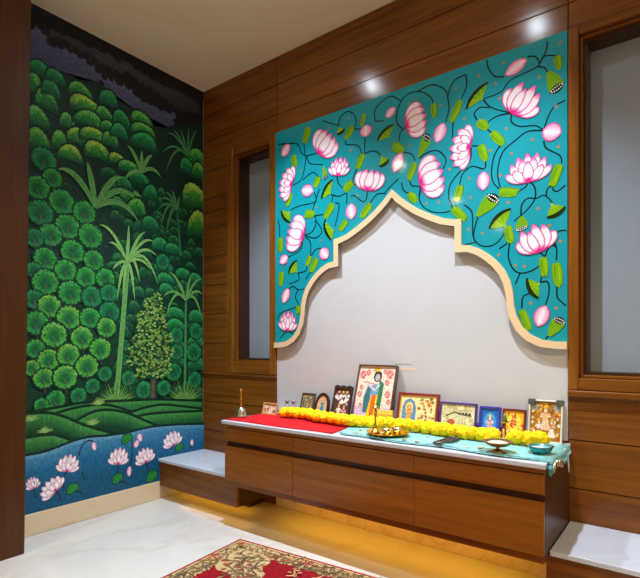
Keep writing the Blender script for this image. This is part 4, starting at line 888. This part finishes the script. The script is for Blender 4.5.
# yellow packet leaning on the largest print
t = empty('yellow_packet', (-1.155, 2.02, TOP + .006), (R(-12), 0, R(4)), local=True); tag(t, 'plain yellow packet leaning on the foot of the largest print', 'packet')
YP = flat('yellow_card', (222, 178, 40), .5, noise=.06, scale=40)
mk('packet_body', *box(-.04, .04, 0, .012, 0, .085, .002), YP, t); mk('flap', *box(-.038, .038, -.0015, .0003, .06, .084, .0008), flat('pale_yellow_card', (226, 190, 80), .5), t)
# faint strip stuck on the wall
t = empty('wall_sticker', (-1.12, BY - .0006, .845)); tag(t, 'small faint peach strip with dark dashes stuck on white wall', 'sticker')
mk('strip', *box(-1.165, -1.07, BY - .0006, BY - .0001, .838, .852), flat('peach_paper', (228, 202, 180), .7), t)
for k in range(5): mk('dash', *box(-1.18 + k * .018, -1.168 + k * .018, BY - .0008, BY - .0001, .867, .8705), flat('grey_ink', (140, 124, 112), .7), t)

# ------------------------------------------------------------------ marigold garland
def marigold_mesh(name, r, mat, seed):
    rr = random.Random(seed); bm = bmesh.new(); bmesh.ops.create_icosphere(bm, subdivisions=3, radius=r)
    for i, v in enumerate(bm.verts):
        v.co *= 1 + (.07 if i % 3 == 0 else -.03) + rr.uniform(-.03, .03)
        v.co.z *= .85
    V, F = bm_out(bm); me = bpy.data.meshes.new(name); me.from_pydata(V, [], F); me.materials.append(mat); me.update(); return me
MG = [flat('marigold_yellow', (247, 204, 10), .75, noise=.04, scale=80, spec=.2), flat('marigold_deep', (244, 194, 8), .75, spec=.2)]
MM = [marigold_mesh('marigold', .031, MG[0], 1), marigold_mesh('marigold', .031, MG[1], 2)]
gar = empty('marigold_garland', (-1.2, 1.95, TOP)); tag(gar, 'long garland of yellow marigolds laid in front of the pictures', 'garland')
GP = [(-1.742,1.985),(-1.705,1.996),(-1.671,2.003),(-1.626,2.007),(-1.565,1.989),(-1.506,1.971),(-1.451,1.957),(-1.402,1.948),(-1.357,1.945),(-1.318,1.947),(-1.274,1.95),(-1.232,1.954),(-1.187,1.962),(-1.142,1.967),(-1.094,1.975),(-1.05,1.98),(-1.008,1.984),(-.96,1.987),(-.909,1.979),(-.865,1.974),(-.825,1.974),(-.783,1.969),(-.741,1.96),(-.704,1.96),(-.669,1.965),(-.63,1.964),(-.538,1.965),(-.498,1.986),(-.459,2.003)]
rn = random.Random(4)
V, F = tube([(x, y, TOP + .03) for x, y in GP], .003, 6); mk('string', V, F, flat('garland_string', (210, 190, 90), .8), gar)
for i, (x, y) in enumerate(GP):
    s = 1.04 if i < 10 else 1.1
    o = bpy.data.objects.new('marigold', MM[i % 2]); COL.objects.link(o); o.parent = gar
    o.location = Vector((x, y, TOP + .010 + .026 * s)) - WL[gar.name]
    o.rotation_euler = (rn.uniform(-.5, .5), rn.uniform(-.5, .5), rn.uniform(0, 6)); s *= rn.uniform(.95, 1.06); o.scale = (s, s, s * .92)
    if i < 11:                                   # the left end is a doubled rope of smaller blooms
        o2 = bpy.data.objects.new('marigold', MM[(i + 1) % 2]); COL.objects.link(o2); o2.parent = gar
        o2.location = Vector((x + .024, y + .018, TOP + .042)) - WL[gar.name]; o2.scale = (.8,) * 3; o2.rotation_euler = (rn.uniform(-.5, .5), rn.uniform(-.5, .5), rn.uniform(0, 6))

# ------------------------------------------------------------------ altar things
def at(x, y): return x, y, TOP + .0045
bx, by, bz = -1.940, 1.852, TOP + .0075
t = empty('hand_bell', (bx, by, bz)); tag(t, 'silver hand bell with tall brass handle on the red cloth', 'bell')
mk('bell_body', *lathe([(.032, 0), (.034, .004), (.031, .010), (.026, .026), (.0225, .042), (.015, .052), (.005, .056)], bx, by, bz, 24), SILVER, t, smooth=True)
mk('handle', *lathe([(.006, .0545), (.0095, .062), (.006, .07), (.006, .09), (.008, .095), (.0058, .102), (.0058, .135), (.0078, .141), (.005, .147), (.002, .154)], bx, by, bz, 12), BRASS, t, smooth=True)
for i, x in enumerate((-1.842, -1.795)):
    y = 2.12; z = TOP + .0045
    t = empty('small_figurine', (x, y, z)); tag(t, ('tiny grey figurine behind the garland beside the smallest picture', 'tiny grey figurine behind the garland beside the mosaic picture')[i], 'figurine', 'tiny figurines')
    gm = flat('grey_stone', (150, 140, 136), .5, noise=.1, scale=120)
    mk('base', *lathe([(.022, 0), (.022, .008), (.018, .012)], x, y, z, 14), gm, t)
    mk('body', *lathe([(.016, .0125), (.02, .028), (.017, .045), (.008, .055), (.006, .058)], x, y, z, 14), gm, t, smooth=True)
    mk('head', *lathe([(.003, .0585), (.011, .064), (.013, .072), (.01, .08), (.003, .085)], x, y, z, 12), gm, t, smooth=True)
# brass plate with offerings
px, py, pz = -1.036, 1.852, TOP + .0115
t = empty('brass_plate', (px, py, pz)); tag(t, 'round brass offering plate standing on the turquoise cloth', 'plate')
mk('dish', *lathe([(.02, 0), (.078, .001), (.086, .009), (.092, .013), (.093, .0155), (.088, .0145), (.076, .0035), (.01, .0025)], px, py, pz, 36), BRASS, t, smooth=True)
for k, (dx, dy, r, h, m, lab) in enumerate(((-.012, .0, .017, .02, SILVER, 'small silver cup at the left of the brass plate'), (.02, .042, .02, .022, SILVER, 'small silver cup at the back of the brass plate'), (.045, -.005, .016, .018, BRASS, 'small brass cup at the right of the brass plate'), (.02, -.038, .015, .016, BRASS, 'small brass cup at the front of the brass plate'))):
    t = empty('offering_cup', (px + dx, py + dy, pz + .0037)); tag(t, lab, 'cup', 'cups on the brass plate')
    mk('bowl', *lathe([(r * .5, 0), (r * .7, h * .1), (r, h * .7), (r * 1.05, h), (r * .92, h), (r * .8, h * .6), (r * .3, h * .3)], px + dx, py + dy, pz + .0037, 16), m, t, smooth=True)
    mk('offering', *lathe([(r * .78, h * .62), (r * .7, h * .72), (r * .3, h * .85)], px + dx, py + dy, pz + .0037, 10), flat('offering', [(230, 220, 200), (240, 236, 230), (190, 60, 40), (226, 180, 60)][k], .7), t)
# tall slim lamp standing at the plate's left
x, y, z = -1.112, 1.862, TOP + .011
x = px - .055; y = py - .012; z = pz + .0037
t = empty('oil_lamp', (x, y, z)); tag(t, 'slim tall brass oil lamp standing on the round brass plate', 'lamp')
mk('foot', *lathe([(.018, 0), (.02, .004), (.016, .009), (.008, .014), (.006, .02)], x, y, z, 20), BRASS, t, smooth=True)
mk('stem', *lathe([(.005, .0202), (.0075, .03), (.0045, .036), (.0045, .07), (.007, .075), (.005, .08), (.004, .10)], x, y, z, 12), BRASS, t, smooth=True)
mk('cup', *lathe([(.005, .1005), (.012, .106), (.0145, .112), (.011, .114), (.003, .122), (.0015, .135)], x, y, z, 14), BRASS, t, smooth=True)
# dark incense tray
t = empty('incense_tray', (-.772, 1.853, TOP + .0105), (0, 0, R(84)), local=True); tag(t, 'flat dark grey incense tray on the turquoise cloth', 'tray')
TM = flat('dark_tin', (84, 78, 74), .4, metal=.3)
mk('tray_base', *box(-.075, .075, -.02, .02, 0, .005, .0015), TM, t)
for q in ((-.075, .075, -.02, -.016), (-.075, .075, .016, .02), (-.075, -.071, -.016, .016), (.071, .075, -.016, .016)): mk('rim', *box(*q, .0052, .011, .001), TM, t)
mk('incense_stick', *tube([(-.065, 0, .008), (.065, .004, .008)], .0025, 6), flat('incense', (120, 100, 84), .9), t)
# footed brass bowl
x, y, z = -.556, 1.802, TOP + .0115
t = empty('footed_lamp_bowl', (x, y, z)); tag(t, 'footed brass lamp bowl with dark rim on the turquoise cloth', 'bowl')
mk('foot', *lathe([(.026, 0), (.027, .003), (.016, .007), (.006, .010), (.006, .013), (.012, .018)], x, y, z, 20), BRASS, t, smooth=True)
mk('bowl', *lathe([(.012, .0182), (.034, .022), (.048, .031), (.053, .037), (.050, .038), (.036, .031), (.01, .027)], x, y, z, 28), flat('aged_brass', (150, 120, 64), .3, metal=.9), t, smooth=True)
mk('wick_pool', *lathe([(.036, .0325), (.03, .035), (.01, .037)], x, y, z, 14), flat('ghee', (226, 206, 186), .4), t)
# small ornate lamp behind it
x, y, z = -.600, 2.035, TOP + .0105
t = empty('ornate_lamp', (x, y, z)); tag(t, 'small ornate brass lamp standing in the gap of the garland', 'lamp')
mk('foot', *lathe([(.018, 0), (.02, .004), (.012, .01), (.005, .015)], x, y, z, 16), BRASS, t, smooth=True)
mk('stem', *lathe([(.005, .0152), (.008, .025), (.005, .032), (.007, .045), (.004, .055), (.006, .066)], x, y, z, 12), flat('red_enamel', (170, 80, 50), .35, metal=.3), t, smooth=True)
mk('drip_pan', *lathe([(.006, .0665), (.016, .072), (.019, .077), (.014, .078)], x, y, z, 16), BRASS, t, smooth=True)
mk('finial', *lathe([(.008, .0785), (.011, .085), (.006, .094), (.008, .1), (.002, .108)], x, y, z, 12), flat('green_enamel', (96, 140, 90), .35, metal=.3), t, smooth=True)
# two short candle sticks at the foot of the orange picture
for k, (x, y) in enumerate(((-.59, 1.985), (-.572, 2.0))):
    z = TOP + .0105; t = empty('incense_cone_holder', (x, y, z)); tag(t, ('short brass candle stick left in front of the orange picture', 'short brass candle stick right in front of the orange picture')[k], 'candle stick', 'short candle sticks')
    mk('holder', *lathe([(.009, 0), (.009, .004), (.005, .008), (.007, .018)], x, y, z, 12), BRASS, t); mk('stick', *lathe([(.0045, .0182), (.0045, .05), (.002, .054)], x, y, z, 8), flat('cream_wax', (232, 200, 120), .5), t)
# ribbed silver-turquoise bowl
x, y, z = -.427, 1.872, TOP + .0105
t = empty('ribbed_bowl', (x, y, z)); tag(t, 'ribbed turquoise and silver bowl at the right end of the worktop', 'bowl')
V, F = lathe([(.020, 0), (.029, .004), (.036, .012), (.039, .020), (.040, .025), (.036, .0245), (.033, .017), (.016, .010)], x, y, z, 40)
V = [(x + (a - x) * (1 + (.035 if (i % 40) % 4 < 2 else -.02) * (1 if i // 40 < 4 else 0)), y + (b - y) * (1 + (.035 if (i % 40) % 4 < 2 else -.02) * (1 if i // 40 < 4 else 0)), c) for i, (a, b, c) in enumerate(V)]
mk('bowl', V, F, flat('turquoise_enamel', (40, 150, 160), .25, metal=.4), t, smooth=True)
V, F = lathe([(.038, .0252), (.045, .0258), (.046, .0278), (.0385, .0272)], x, y, z, 40); F = F[:-2] + [tuple((3 * 40 + (k + 1) % 40, 3 * 40 + k, k, (k + 1) % 40)) for k in range(40)]
mk('rim', V, F, SILVER, t, smooth=True)
mk('water', *lathe([(.033, .0175), (.033, .0195)], x, y, z, 30), flat('milky_water', (190, 200, 206), .1), t)

# ------------------------------------------------------------------ lamps
def downlight(x, y, power, colour, label, size=102, blend=1, glow=110):
    t = empty('ceiling_downlight', (x, y, H)); tag(t, label, 'downlight', 'recessed ceiling downlights')
    V, F = lathe([(.055, 0), (.055, -.006), (.04, -.008), (.04, 0)], x, y, H, 28); mk('trim_ring', V, F[:-2], flat('white_trim', (235, 235, 232), .4), t)
    mk('diffuser', *lathe([(.036, -.004), (.034, -.0055)], x, y, H, 24), flat('lamp_glow', (255, 255, 255), .5, emit=(glow, colour)), t)
    l = bpy.data.lights.new('spot', 'SPOT'); l.energy = power; l.color = colour; l.spot_size = R(size); l.spot_blend = blend; l.shadow_soft_size = .03
    o = bpy.data.objects.new('spot', l); COL.objects.link(o); o.parent = t; o.location = (0, 0, -.04)
downlight(-1.692, 1.564, *ALTAR_SPOT, 'recessed white downlight over the altar left half')
downlight(-.661, 1.551, *ALTAR_SPOT, 'recessed white downlight over the altar right half')
for k, y in enumerate((.153, -1.285, -2.95)):
    downlight(-2.222, y, *ROW_SPOT, ('nearest', 'middle', 'farthest')[k] + ' warm downlight of the row along the left wall')
for k, (x, y) in enumerate(((.55, .6), (.2, -2.0))):  # unseen fill lamps, added only to brighten the altar's right side
    downlight(x, y, *FILL_SPOT, ('nearer', 'farther')[k] + ' warm fill downlight added behind the camera on the right', size=124, blend=.6)
